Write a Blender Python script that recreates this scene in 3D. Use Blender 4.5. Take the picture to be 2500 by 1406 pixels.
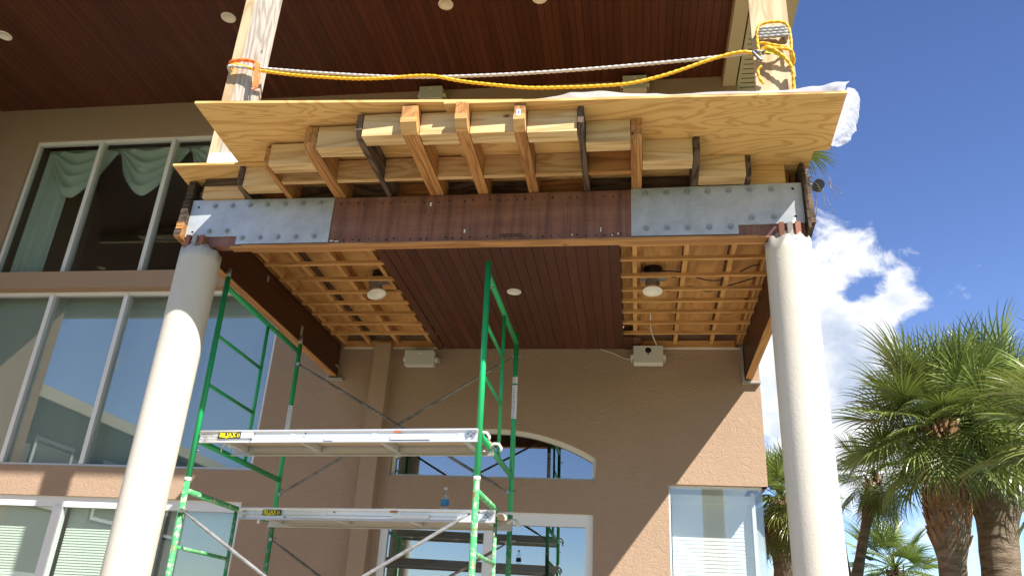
import bpy, math, random
from mathutils import Matrix, Vector, noise
random.seed(7)
sc = bpy.context.scene
for o in list(bpy.data.objects): bpy.data.objects.remove(o)
COL = sc.collection
R = math.radians
# ------------------------------------------------------------------ camera
cam = bpy.data.objects.new('camera', bpy.data.cameras.new('camera')); COL.objects.link(cam)
cam.data.sensor_width = 36; cam.data.lens = 1945.82/2500*36
cam.data.clip_start = .05; cam.data.clip_end = 2000
def _cam():
    yaw, pitch, roll = 0.165538323, 0.419481878, 0.0576915114
    fw = Vector((-math.cos(pitch)*math.sin(yaw), math.cos(pitch)*math.cos(yaw), math.sin(pitch)))
    r = Vector((math.cos(yaw), math.sin(yaw), 0)); u = r.cross(fw)
    r2 = r*math.cos(roll)+u*math.sin(roll); u2 = -r*math.sin(roll)+u*math.cos(roll)
    m = Matrix((r2, u2, -fw)).transposed().to_4x4(); m.translation = (0, 0, 1.6); return m
cam.matrix_world = _cam(); sc.camera = cam
# ------------------------------------------------------------------ sun, sky, exposure
SUN = Vector((0.744, -0.732, 1.0)).normalized()
sun = bpy.data.objects.new('sun', bpy.data.lights.new('sun', 'SUN')); COL.objects.link(sun)
sun.data.energy = 5.0; sun.data.angle = R(.5); sun.data.color = (1, .955, .88)
sun.rotation_euler = SUN.to_track_quat('Z', 'Y').to_euler(); sun.location = (6, -6, 12)
CLOUDS = (((.222, .86, .460), .060, .17), ((.215, .875, .432), .05, .20), ((.243, .872, .425), .040, .16), ((.268, .866, .418), .042, .26), ((.290, .868, .402), .040, .26), ((.303, .878, .380), .030, .20), ((.325, .874, .368), .022, .15), ((.285, .893, .352), .045, .20),
          ((.205, .895, .385), .060, .34), ((.19, .915, .34), .090, .40), ((.165, .945, .28), .12, .40), ((.235, .915, .33), .055, .30), ((.25, .925, .29), .07, .22), ((.24, .945, .23), .10, .22), ((.33, .935, .14), .10, .20), ((.22, .965, .15), .12, .25),
          ((.266, .884, .387), .030, -.17), ((.247, .886, .383), .014, -.16), ((.262, .897, .352), .05, .22), ((.272, .912, .305), .05, .22))
world = bpy.data.worlds.new('World'); sc.world = world; world.use_nodes = True
def build_world():
    nt = world.node_tree; N = nt.nodes; N.clear(); L = nt.links.new
    def nd(t, **k):
        n = N.new(t)
        for a, b in k.items(): setattr(n, a, b)
        return n
    def math_(op, a, b=None, clamp=False):
        n = nd('ShaderNodeMath', operation=op, use_clamp=clamp)
        for i, v in enumerate((a, b)):
            if v is None: continue
            if isinstance(v, (int, float)): n.inputs[i].default_value = v
            else: L(v, n.inputs[i])
        return n.outputs[0]
    out = nd('ShaderNodeOutputWorld'); bg = nd('ShaderNodeBackground'); bg.inputs[1].default_value = .082
    sky = nd('ShaderNodeTexSky', sky_type='NISHITA', sun_disc=False)
    sky.sun_elevation = math.asin(SUN.z); sky.sun_rotation = R(225.5)
    sky.air_density = 1.0; sky.dust_density = .12; sky.ozone_density = 3.0; sky.altitude = 0
    hs = nd('ShaderNodeHueSaturation'); hs.inputs['Saturation'].default_value = 1.12; hs.inputs['Hue'].default_value = .515; hs.inputs['Value'].default_value = 1.0; L(sky.outputs[0], hs.inputs['Color'])
    tc = nd('ShaderNodeTexCoord'); D = tc.outputs['Generated']
    # clouds: a few cumulus heaps low in the sky, more of the same kind all round the horizon
    def noise_(scale, detail, rough, dist=0.0, off=(0, 0, 0)):
        mp = nd('ShaderNodeMapping'); mp.inputs['Scale'].default_value = (1, 1, 1.25); mp.inputs['Location'].default_value = off; L(D, mp.inputs[0])
        n = nd('ShaderNodeTexNoise'); n.inputs['Scale'].default_value = scale; n.inputs['Detail'].default_value = detail; n.inputs['Roughness'].default_value = rough; n.inputs['Distortion'].default_value = dist
        L(mp.outputs[0], n.inputs['Vector']); return n.outputs[0]
    n1 = noise_(13, 10, .62, .35); n2 = noise_(2.1, 3, .5)
    sep = nd('ShaderNodeSeparateXYZ'); L(D, sep.inputs[0])
    low = nd('ShaderNodeMapRange', interpolation_type='SMOOTHSTEP'); L(sep.outputs[2], low.inputs[0])
    low.inputs[1].default_value = .42; low.inputs[2].default_value = .05; low.inputs[3].default_value = 0; low.inputs[4].default_value = 1
    bias = math_('MULTIPLY', math_('SUBTRACT', n2, .56), 1.2)
    bias = math_('MULTIPLY', bias, low.outputs[0])
    for (v, rad, amp) in CLOUDS:
        vm = nd('ShaderNodeVectorMath', operation='DISTANCE'); L(D, vm.inputs[0]); vm.inputs[1].default_value = Vector(v).normalized()
        mr = nd('ShaderNodeMapRange', interpolation_type='SMOOTHSTEP'); L(vm.outputs['Value'], mr.inputs[0])
        mr.inputs[1].default_value = rad*1.35; mr.inputs[2].default_value = 0; mr.inputs[3].default_value = 0; mr.inputs[4].default_value = amp
        bias = math_('ADD', bias, mr.outputs[0])
    dens = math_('ADD', math_('MULTIPLY', math_('SUBTRACT', n1, .66), 1.35), bias)
    mask = nd('ShaderNodeMapRange', interpolation_type='SMOOTHSTEP'); L(dens, mask.inputs[0])
    mask.inputs[1].default_value = -.03; mask.inputs[2].default_value = .20; mask.inputs[3].default_value = 0; mask.inputs[4].default_value = .97
    # self shading: thick parts turn blue-grey where the finer billows dip
    sh = nd('ShaderNodeMapRange', interpolation_type='SMOOTHSTEP'); L(math_('ADD', math_('MULTIPLY', noise_(7, 7, .6, .2, (.35, .2, .5)), 1.0), math_('MULTIPLY', dens, .35)), sh.inputs[0])
    sh.inputs[1].default_value = .56; sh.inputs[2].default_value = .86; sh.inputs[3].default_value = 0; sh.inputs[4].default_value = 1
    cc = nd('ShaderNodeMix', data_type='RGBA'); L(sh.outputs[0], cc.inputs['Factor'])
    cc.inputs['A'].default_value = (6.0, 6.1, 6.3, 1); cc.inputs['B'].default_value = (3.2, 3.7, 4.6, 1)
    mx = nd('ShaderNodeMix', data_type='RGBA'); L(mask.outputs[0], mx.inputs['Factor']); L(hs.outputs[0], mx.inputs['A']); L(cc.outputs['Result'], mx.inputs['B'])
    L(mx.outputs['Result'], bg.inputs[0]); L(bg.outputs[0], out.inputs[0])
build_world()
sc.view_settings.view_transform = 'Standard'; sc.view_settings.look = 'None'; sc.view_settings.gamma = 1
sc.view_settings.exposure = 1.2; sc.view_settings.use_curve_mapping = False
sc.render.engine = 'CYCLES'; sc.cycles.use_denoising = True
sc.cycles.max_bounces = 10; sc.cycles.diffuse_bounces = 5; sc.cycles.glossy_bounces = 4; sc.cycles.transparent_max_bounces = 12
sc.cycles.sample_clamp_indirect = 6; sc.cycles.caustics_reflective = False; sc.cycles.caustics_refractive = False

# ------------------------------------------------------------------ materials
MATS = {}
class NT:
    def __init__(s, name):
        s.m = bpy.data.materials.new(name); s.m.use_nodes = True; s.t = s.m.node_tree; s.N = s.t.nodes; s.L = s.t.links.new
        s.b = s.N['Principled BSDF']; s.out = s.N['Material Output']; MATS[name] = s.m
    def nd(s, t, **k):
        n = s.N.new(t)
        for a, b in k.items(): setattr(n, a, b)
        return n
    def coord(s, scale=(1, 1, 1), kind='Object', rnd=True):
        tc = s.nd('ShaderNodeTexCoord'); mp = s.nd('ShaderNodeMapping'); mp.inputs['Scale'].default_value = scale
        s.L(tc.outputs[kind], mp.inputs[0])
        if rnd:
            oi = s.nd('ShaderNodeObjectInfo'); ml = s.nd('ShaderNodeMath', operation='MULTIPLY'); s.L(oi.outputs['Random'], ml.inputs[0]); ml.inputs[1].default_value = 37
            cb = s.nd('ShaderNodeCombineXYZ')
            for i in range(3): s.L(ml.outputs[0], cb.inputs[i])
            s.L(cb.outputs[0], mp.inputs['Location'])
        return mp.outputs[0]
    def noise(s, v, scale, detail=4, rough=.55, dist=0):
        n = s.nd('ShaderNodeTexNoise'); n.inputs['Scale'].default_value = scale; n.inputs['Detail'].default_value = detail
        n.inputs['Roughness'].default_value = rough; n.inputs['Distortion'].default_value = dist; s.L(v, n.inputs['Vector']); return n.outputs[0]
    def ramp(s, f, *stops):
        r = s.nd('ShaderNodeValToRGB'); s.L(f, r.inputs[0]); e = r.color_ramp.elements
        while len(e) < len(stops): e.new(.5)
        for q, (p, c) in zip(e, stops):
            q.position = p; q.color = (*c, 1) if len(c) == 3 else c
        return r.outputs[0]
    def mix(s, f, a, b, mode='MIX'):
        n = s.nd('ShaderNodeMix', data_type='RGBA', blend_type=mode)
        for key, v in (('Factor', f), ('A', a), ('B', b)):
            if isinstance(v, (int, float)): n.inputs[key].default_value = v
            elif isinstance(v, tuple): n.inputs[key].default_value = (*v, 1)
            else: s.L(v, n.inputs[key])
        return n.outputs['Result']
    def math(s, op, a, b=0.0):
        n = s.nd('ShaderNodeMath', operation=op)
        for i, v in enumerate((a, b)):
            if isinstance(v, (int, float)): n.inputs[i].default_value = v
            else: s.L(v, n.inputs[i])
        return n.outputs[0]
    def vary(s, col, amt=.25):
        oi = s.nd('ShaderNodeObjectInfo'); h = s.nd('ShaderNodeHueSaturation'); s.L(col, h.inputs['Color'])
        m = s.nd('ShaderNodeMapRange'); s.L(oi.outputs['Random'], m.inputs[0]); m.inputs[3].default_value = 1-amt; m.inputs[4].default_value = 1+amt
        s.L(m.outputs[0], h.inputs['Value']); return h.outputs[0]
    def bump(s, h, strength=.4, dist=.004):
        n = s.nd('ShaderNodeBump'); n.inputs['Strength'].default_value = strength; n.inputs['Distance'].default_value = dist; s.L(h, n.inputs['Height']); s.L(n.outputs[0], s.b.inputs['Normal'])
    def col(s, c):
        if isinstance(c, tuple): s.b.inputs['Base Color'].default_value = (*c, 1)
        else: s.L(c, s.b.inputs['Base Color'])
    def set(s, rough=.6, metal=0, spec=.4):
        s.b.inputs['Roughness'].default_value = rough; s.b.inputs['Metallic'].default_value = metal; s.b.inputs['Specular IOR Level'].default_value = spec
        return s
def plain(name, c, rough=.55, metal=0, var=.12, scale=6, bump=0, spec=.4):
    n = NT(name); v = n.coord(); f = n.noise(v, scale, 5)
    n.col(n.mix(n.math('MULTIPLY', f, 1.0), tuple(x*(1-var) for x in c), tuple(min(1, x*(1+var)) for x in c))); n.set(rough, metal, spec)
    if bump: n.bump(n.noise(v, scale*12, 3), bump, .002)
    return n.m
def wood(name, light, dark, grain=9, rings=7, rough=.7, var=.15, knots=True, rnd_amt=None, stain=0):
    n = NT(name); v = n.coord((.55, 5, 5)); base = n.noise(v, 1.3, 3, .5, .6)
    ring = n.math('SINE', n.math('MULTIPLY', base, rings*6.28)); ring = n.math('MULTIPLY', n.math('ADD', ring, 1), .5)
    ring = n.math('POWER', ring, 2.2)
    v2 = n.coord((2.5, 70, 70)); fine = n.noise(v2, grain*.25, 3, .6)
    f = n.math('ADD', n.math('MULTIPLY', ring, .55), n.math('MULTIPLY', fine, .45))
    c = n.ramp(f, (.18, light), (.85, dark))
    if knots:
        vo = n.nd('ShaderNodeTexVoronoi'); vo.inputs['Scale'].default_value = 2.6; n.L(n.coord((1, 1.9, 1.9)), vo.inputs['Vector'])
        k = n.ramp(vo.outputs['Distance'], (.03, (1, 1, 1)), (.085, (0, 0, 0)))
        c = n.mix(k, c, tuple(x*.22 for x in dark))
    if stain:
        st = n.noise(n.coord((1.2, 4, 4)), 2.2, 4, .65); st = n.ramp(st, (.5, (0, 0, 0)), (.72, (1, 1, 1)))
        c = n.mix(n.math('MULTIPLY', st, stain), c, tuple(x*.25 for x in dark))
    c = n.vary(c, var); n.col(c); n.set(rough, 0, .3); n.bump(f, .25, .0015); return n.m
def make_materials():
    n = NT('stucco'); v = n.coord(rnd=False)
    big = n.noise(v, .8, 4, .6); c = n.mix(big, (.328, .228, .158), (.385, .268, .186)); n.col(c); n.set(.9, 0, .15)
    w = n.noise(v, 9.5, 3, .55, 2.4); w = n.ramp(w, (.36, (0, 0, 0)), (.47, (1, 1, 1)), (.60, (.35, .35, .35)), (.66, (1, 1, 1)))
    g = n.noise(v, 120, 2); n.bump(n.math('ADD', w, n.math('MULTIPLY', g, .3)), .5, .006)
    n = NT('smooth_stucco'); v = n.coord(rnd=False); c = n.mix(n.noise(v, 1.2, 4, .6), (.34, .236, .163), (.387, .27, .187)); n.col(c); n.set(.9, 0, .15); n.bump(n.noise(v, 60, 4), .25, .004)
    n = NT('column_stucco'); v = n.coord(rnd=False); st = n.noise(n.coord((1, 1, .25), rnd=False), 3, 5, .6)
    c = n.ramp(st, (.3, (.51, .465, .385)), (.6, (.60, .555, .47))); n.col(c); n.set(.85, 0, .2); n.bump(n.noise(v, 75, 3, .6), .35, .005)
    # dark stained ceiling boards
    n = NT('mahogany'); v = n.coord((.5, 9, 9)); f = n.noise(v, 2.4, 5, .6); blot = n.noise(n.coord((.5, 1, 1)), 1.1, 3)
    c = n.ramp(f, (.25, (.066, .0195, .0105)), (.75, (.118, .037, .020))); c = n.mix(n.math('MULTIPLY', blot, .5), c, (.048, .019, .012)); n.col(n.vary(c, .16)); n.set(.42, 0, .35); n.bump(f, .15, .001)
    n = NT('stained_beam'); v = n.coord((.4, 5, 5), rnd=False); f = n.noise(v, 3, 5, .6)
    c = n.ramp(f, (.25, (.185, .078, .052)), (.75, (.30, .14, .095)))
    v2 = n.coord((7, .15, .45), rnd=False); drip = n.ramp(n.noise(v2, 1.6, 4, .65), (.44, (0, 0, 0)), (.62, (1, 1, 1))); c = n.mix(n.math('MULTIPLY', drip, .55), c, (.060, .026, .020))
    sc_ = n.ramp(n.noise(n.coord((1, 1, 2), rnd=False), 5, 6, .7), (.52, (0, 0, 0)), (.75, (1, 1, 1))); c = n.mix(n.math('MULTIPLY', sc_, .35), c, (.19, .11, .09))
    n.col(c); n.set(.5, 0, .35); n.bump(drip, .2, .002)
    n = NT('stained_side_beam'); v = n.coord((.4, 5, 5)); f = n.noise(v, 3, 5, .6); c = n.ramp(f, (.25, (.045, .013, .008)), (.8, (.075, .023, .013))); n.col(c); n.set(.4, 0, .4)
    wood('pine', (.64, .46, .235), (.47, .285, .115), rings=5, var=.07)
    wood('pine_end', (.60, .40, .20), (.44, .25, .10), rings=9, var=.06, knots=False)
    wood('joist_wood', (.46, .225, .075), (.27, .115, .034), rings=6, var=.15, stain=.25)
    wood('joist_cut', (.62, .37, .14), (.46, .24, .08), rings=6, var=.08, knots=False)
    wood('joist_rotten', (.14, .092, .06), (.04, .028, .022), rings=8, var=.2, rough=.9, stain=.8)
    wood('rotten_end', (.09, .06, .04), (.018, .013, .011), rings=9, var=.15, rough=.95, stain=.9)
    wood('furring_wood', (.60, .325, .115), (.44, .22, .07), rings=5, var=.1, stain=.2)
    wood('strip_wood', (.50, .26, .10), (.33, .15, .055), rings=4, var=.08)
    wood('post_wood', (.54, .40, .245), (.37, .25, .135), rings=5, var=.07)
    wood('post_weathered', (.50, .44, .37), (.29, .24, .19), rings=8, var=.10, stain=.25)
    for nm, a, b, k in (('plywood', (.66, .42, .160), (.47, .255, .074), 9.5), ('subfloor_ply', (.58, .31, .105), (.43, .21, .066), 7)):
        n = NT(nm); v = n.coord((.42, 2.1, 1)); base = n.noise(v, 1.5, 3.0, .45, .9)
        r = n.math('SINE', n.math('MULTIPLY', base, k*9)); r = n.math('POWER', n.math('MULTIPLY', n.math('ADD', r, 1), .5), 2.6)
        fine = n.noise(n.coord((4, 90, 1)), 2.5, 3, .6); pat = n.noise(n.coord((.8, .8, 1)), 1.0, 2)
        c = n.ramp(r, (.12, a), (.95, b)); c = n.mix(n.math('MULTIPLY', fine, .35), c, b); c = n.mix(n.math('MULTIPLY', pat, .3), c, tuple(x*1.08 for x in a))
        vo = n.nd('ShaderNodeTexVoronoi'); vo.inputs['Scale'].default_value = 1.25; n.L(n.coord((1, 2.2, 1)), vo.inputs['Vector'])
        c = n.mix(n.ramp(vo.outputs['Distance'], (.018, (.9, .9, .9)), (.05, (0, 0, 0))), c, (.16, .075, .03))
        n.col(n.vary(c, .06)); n.set(.65, 0, .3); n.bump(r, .12, .001)
    n = NT('galvanised'); v = n.coord(rnd=False); f = n.noise(v, 7, 6, .65); g = n.noise(n.coord((1, 1, 2.5), rnd=False), 18, 4, .7)
    c = n.ramp(f, (.3, (.36, .38, .39)), (.62, (.48, .50, .51))); c = n.mix(n.math('MULTIPLY', n.ramp(g, (.58, (0, 0, 0)), (.72, (1, 1, 1))), .45), c, (.62, .635, .64))
    n.col(c); n.set(.5, .35, .5); n.b.inputs['Roughness'].default_value = .5
    plain('bolt_steel', (.34, .36, .37), .5, .5); plain('bolt_dark', (.012, .012, .012), .9)
    n = NT('green_paint'); v = n.coord(); ch = n.ramp(n.noise(v, 30, 5, .7), (.63, (0, 0, 0)), (.68, (1, 1, 1))); c = n.mix(n.noise(v, 4), (.008, .34, .105), (.016, .42, .14))
    c = n.mix(n.math('MULTIPLY', ch, .55), c, (.17, .11, .055)); n.col(c); n.set(.32, 0, .5)
    n = NT('green_worn'); v = n.coord(); ch = n.ramp(n.noise(v, 30, 6, .72), (.53, (0, 0, 0)), (.57, (1, 1, 1))); rs = n.ramp(n.noise(v, 11, 5, .7), (.60, (0, 0, 0)), (.66, (1, 1, 1)))
    c = n.mix(n.noise(v, 4), (.04, .31, .10), (.06, .38, .13)); c = n.mix(n.math('MULTIPLY', ch, .85), c, (.50, .47, .37)); c = n.mix(n.math('MULTIPLY', rs, .8), c, (.20, .10, .045)); n.col(c); n.set(.5, 0, .4); n.bump(ch, .3, .001)
    n = NT('brace_steel'); v = n.coord((.4, 1, 1)); c = n.ramp(n.noise(v, 25, 5, .7), (.4, (.40, .40, .40)), (.7, (.20, .185, .165))); n.col(c); n.set(.45, .6, .5)
    n = NT('brace_old'); v = n.coord((.4, 1, 1)); c = n.ramp(n.noise(v, 25, 5, .7), (.35, (.30, .27, .22)), (.6, (.12, .10, .08)), (.7, (.04, .16, .08))); n.col(c); n.set(.6, .3, .5)
    n = NT('aluminium'); v = n.coord((.3, 8, 8)); c = n.ramp(n.noise(v, 6, 5, .65), (.3, (.62, .61, .60)), (.7, (.76, .755, .75))); n.col(c); n.set(.38, .55, .5)
    plain('plank_ply', (.42, .31, .20), .8, var=.2, scale=5); plain('white_frame', (.74, .74, .72), .4, var=.04); plain('cream_trim', (.66, .62, .52), .5, var=.05)
    plain('soffit_paint', (.50, .44, .33), .6, var=.05); plain('soffit_vent', (.52, .50, .40), .6, var=.05); plain('slot_dark', (.10, .085, .06), .8)
    plain('speaker_white', (.62, .60, .53), .5, var=.04); plain('speaker_grille', (.45, .44, .37), .7, var=.04, bump=.4)
    plain('lamp_white', (.82, .78, .68), .4, var=.03); plain('lamp_metal', (.40, .40, .41), .4, .8); plain('black_plastic', (.012, .012, .013), .35)
    plain('cable_dark', (.05, .042, .035), .6); plain('cable_white', (.6, .58, .52), .6); plain('room_dark', (.12, .115, .10), .95); plain('room_light', (.16, .17, .15), .95)
    n = NT('curtain'); v = n.coord((1, 1, .15), rnd=False); c = n.mix(n.noise(v, 14, 3), (.46, .53, .49), (.58, .64, .60)); n.col(c); n.set(.9, 0, .2)
    plain('shade_fabric', (.36, .41, .39), .9, var=.06, scale=3); plain('blind_slat', (.70, .74, .66), .6, var=.03); plain('blind_white', (.80, .82, .80), .6, var=.03)
    plain('yellow_rope', (.70, .40, .015), .6, var=.18, scale=60); plain('white_rope', (.46, .43, .40), .75, var=.12, scale=60); plain('grey_rope', (.30, .285, .27), .75, var=.12, scale=60)
    plain('orange_strap', (.78, .17, .035), .65, var=.12, scale=30); plain('yellow_strap', (.62, .52, .02), .6, var=.1); plain('buckle', (.22, .21, .20), .4, .7)
    plain('sticker_black', (.012, .012, .010), .5); plain('sticker_yellow', (.72, .62, .02), .5); plain('sticker_white', (.75, .76, .78), .5); plain('sticker_red', (.50, .13, .03), .5); plain('print_grey', (.20, .20, .21), .6)
    plain('mortar', (.34, .31, .27), .95, var=.25, scale=14, bump=.6); plain('brick_shim', (.27, .115, .075), .9, var=.2, scale=20, bump=.4)
    plain('pale_stucco', (.20, .185, .16), .9, var=.06); plain('bottle_label', (.05, .26, .52), .4); plain('roof_tile', (.20, .10, .07), .8, var=.25, scale=3)
    n = NT('plastic_film'); n.b.inputs['Base Color'].default_value = (.88, .90, .93, 1); n.set(.22, 0, .5)
    tr = n.nd('ShaderNodeBsdfTransparent'); tr.inputs[0].default_value = (.93, .95, .98, 1); tl = n.nd('ShaderNodeBsdfTranslucent'); tl.inputs[0].default_value = (.85, .87, .9, 1)
    m1 = n.nd('ShaderNodeMixShader'); m1.inputs[0].default_value = .5; n.L(n.b.outputs[0], m1.inputs[1]); n.L(tl.outputs[0], m1.inputs[2])
    m2 = n.nd('ShaderNodeMixShader'); m2.inputs[0].default_value = .45; n.L(m1.outputs[0], m2.inputs[1]); n.L(tr.outputs[0], m2.inputs[2]); n.L(m2.outputs[0], n.out.inputs[0])
    n.bump(n.noise(n.coord(), 22, 5, .6, 1.5), .6, .01)
    for nm, tint, boost in (('glass', (.91, .955, .93), .02), ('glass_mid', (.91, .95, .93), .035), ('glass_clear', (.96, .98, .97), .05), ('glass_blue', (.50, .60, .62), .26), ('bottle_plastic', (.93, .95, .96), .04)):
        n = NT(nm); tr = n.nd('ShaderNodeBsdfTransparent'); tr.inputs[0].default_value = (*tint, 1)
        gl = n.nd('ShaderNodeBsdfGlossy'); gl.inputs['Roughness'].default_value = .003; gl.inputs[0].default_value = (.93, .97, 1, 1)
        fr = n.nd('ShaderNodeFresnel'); ge = n.nd('ShaderNodeNewGeometry'); mr = n.nd('ShaderNodeMapRange'); n.L(ge.outputs['Backfacing'], mr.inputs[0]); mr.inputs[3].default_value = 1.52; mr.inputs[4].default_value = 1/1.52; n.L(mr.outputs[0], fr.inputs[0])
        a = n.math('ADD', n.math('MULTIPLY', fr.outputs[0], 1.35), boost)
        m = n.nd('ShaderNodeMixShader'); n.L(a, m.inputs[0]); n.L(tr.outputs[0], m.inputs[1]); n.L(gl.outputs[0], m.inputs[2]); n.L(m.outputs[0], n.out.inputs[0])
    for nm, a, b in (('palm_leaf', (.095, .145, .036), (.29, .34, .095)), ('palm_leaf_pale', (.20, .24, .06), (.33, .34, .10)), ('palm_leaf_dry', (.14, .095, .045), (.24, .17, .085))):
        n = NT(nm); v = n.coord(); c = n.mix(n.noise(v, 2.5, 3), a, b); c = n.vary(c, .3); n.col(c); n.set(.30, 0, .6)
        tl = n.nd('ShaderNodeBsdfTranslucent'); n.L(n.mix(.5, c, (.16, .22, .02)), tl.inputs[0]); m = n.nd('ShaderNodeMixShader'); m.inputs[0].default_value = .22
        n.L(n.b.outputs[0], m.inputs[1]); n.L(tl.outputs[0], m.inputs[2]); n.L(m.outputs[0], n.out.inputs[0])
    n = NT('palm_trunk'); v = n.coord((1, 1, 3.5)); c = n.ramp(n.noise(v, 5, 6, .7), (.3, (.11, .078, .055)), (.7, (.32, .25, .185))); n.col(c); n.set(.95, 0, .1); n.bump(n.noise(v, 14, 5, .7), .9, .03)
    n = NT('palm_boot'); v = n.coord((3, 3, 1)); c = n.ramp(n.noise(v, 9, 5, .7), (.3, (.12, .058, .030)), (.72, (.36, .22, .125))); n.col(c); n.set(.95, 0, .1); n.bump(n.noise(v, 40, 4, .7), .6, .01)
    n = NT('grass'); v = n.coord(rnd=False); n.col(n.mix(n.noise(v, 3, 6, .7), (.035, .07, .018), (.09, .13, .035))); n.set(.95)
    n = NT('paving'); v = n.coord(rnd=False); n.col(n.mix(n.noise(v, 2, 6, .65), (.34, .30, .245), (.42, .375, .31))); n.set(.85); n.bump(n.noise(v, 40, 4), .3, .003)
make_materials()
M = MATS

# ------------------------------------------------------------------ helpers
WM = {}
def link(name, data, mat=None, parent=None, m=None):
    o = bpy.data.objects.new(name, data); COL.objects.link(o)
    m = m if m is not None else Matrix()
    if parent is not None:
        o.parent = parent; o.matrix_parent_inverse = WM[parent].inverted()
    o.matrix_basis = m; WM[o] = m
    if mat and data is not None and not data.materials: data.materials.append(M[mat])
    return o
def tag(o, label=None, cat=None, group=None, kind=None):
    if label: o['label'] = label
    if cat: o['category'] = cat
    if group: o['group'] = group
    if kind: o['kind'] = kind
    return o
def thing(name, loc, label, cat, group=None, m=None):
    o = link(name, None, m=m if m is not None else Matrix.Translation(loc)); o.empty_display_size = .2
    return tag(o, label, cat, group)
class MB:
    def __init__(s): s.v = []; s.f = []; s.sm = []; s.mi = []; s.cur = 0
    def add(s, vs, fs, smooth=False):
        k = len(s.v); s.v += [tuple(p) for p in vs]
        for q in fs: s.f.append(tuple(i+k for i in q)); s.sm.append(smooth); s.mi.append(s.cur)
        return s
    def box(s, x0, x1, y0, y1, z0, z1):
        return s.add([(x0,y0,z0),(x1,y0,z0),(x1,y1,z0),(x0,y1,z0),(x0,y0,z1),(x1,y0,z1),(x1,y1,z1),(x0,y1,z1)], [(0,3,2,1),(4,5,6,7),(0,1,5,4),(1,2,6,5),(2,3,7,6),(3,0,4,7)])
    def prism(s, poly, ax, a, b):
        def P(u, w, t): return {'x': (t, u, w), 'y': (u, t, w), 'z': (u, w, t)}[ax]
        n = len(poly); vs = [P(u, w, a) for u, w in poly]+[P(u, w, b) for u, w in poly]
        return s.add(vs, [tuple(range(n))[::-1], tuple(range(n, 2*n))]+[(i, (i+1) % n, n+(i+1) % n, n+i) for i in range(n)])
    def tube(s, pts, r, n=10, caps=True, smooth=True):
        pts = [Vector(p) for p in pts]; rr = r if isinstance(r, (list, tuple)) else [r]*len(pts); vs = []; up = None
        for i, p in enumerate(pts):
            t = (pts[min(i+1, len(pts)-1)]-pts[max(i-1, 0)]).normalized()
            if up is None: up = Vector((0, 0, 1)) if abs(t.z) < .9 else Vector((1, 0, 0))
            a = t.cross(up).normalized(); b = a.cross(t); up = b
            for k in range(n):
                w = 2*math.pi*k/n; vs.append(p+(a*math.cos(w)+b*math.sin(w))*rr[i])
        fs = [(i*n+k, i*n+(k+1) % n, (i+1)*n+(k+1) % n, (i+1)*n+k) for i in range(len(pts)-1) for k in range(n)]
        s.add(vs, fs, smooth)
        if caps:
            e = (len(pts)-1)*n; k0 = len(s.v)-len(vs)
            s.f += [tuple(k0+i for i in range(n))[::-1], tuple(k0+e+i for i in range(n))]; s.sm += [False]*2; s.mi += [s.cur]*2
        return s
    def rope(s, pts, r, pitch=.05, step=.007, n=12):
        P = catmull(pts, step); L = 0; vs = []; up = None
        for i, p in enumerate(P):
            t = (P[min(i+1, len(P)-1)]-P[max(i-1, 0)]).normalized()
            if i: L += (p-P[i-1]).length
            if up is None: up = Vector((0, 0, 1)) if abs(t.z) < .9 else Vector((1, 0, 0))
            a = t.cross(up).normalized(); b = a.cross(t); up = b
            for k in range(n):
                w = 2*math.pi*k/n; q = r*(1+.2*math.cos(3*w-2*math.pi*L/pitch)); vs.append(p+(a*math.cos(w)+b*math.sin(w))*q)
        fs = [(i*n+k, i*n+(k+1) % n, (i+1)*n+(k+1) % n, (i+1)*n+k) for i in range(len(P)-1) for k in range(n)]
        return s.add(vs, fs, True)
    def lathe(s, prof, c=(0, 0), n=24, smooth=True):
        vs = [(c[0]+r*math.cos(2*math.pi*k/n), c[1]+r*math.sin(2*math.pi*k/n), z) for r, z in prof for k in range(n)]
        return s.add(vs, [(i*n+k, i*n+(k+1) % n, (i+1)*n+(k+1) % n, (i+1)*n+k) for i in range(len(prof)-1) for k in range(n)], smooth)
    def mesh(s, name, *mats):
        me = bpy.data.meshes.new(name); me.from_pydata(s.v, [], s.f); me.polygons.foreach_set('use_smooth', s.sm); me.polygons.foreach_set('material_index', s.mi)
        for m in mats: me.materials.append(M[m])
        me.update(); return me
    def build(s, name, mat, parent=None, m=None, center=False):
        if center and m is None:
            c = Vector([(min(p[i] for p in s.v)+max(p[i] for p in s.v))/2 for i in range(3)]); s.v = [tuple(Vector(p)-c) for p in s.v]; m = Matrix.Translation(c)
        mats = mat if isinstance(mat, (list, tuple)) else [mat]
        return link(name, s.mesh(name, *mats), None, parent, m)
def catmull(pts, step):
    P = [Vector(p) for p in pts]; out = []
    for i in range(len(P)-1):
        a, b, c, d = P[max(i-1, 0)], P[i], P[i+1], P[min(i+2, len(P)-1)]; k = max(2, int((c-b).length/step))
        for j in range(k):
            t = j/k; out.append(.5*((2*b)+(c-a)*t+(2*a-5*b+4*c-d)*t*t+(3*b-a-3*c+d)*t**3))
    out.append(P[-1]); return out
BOXC = {}
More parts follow.
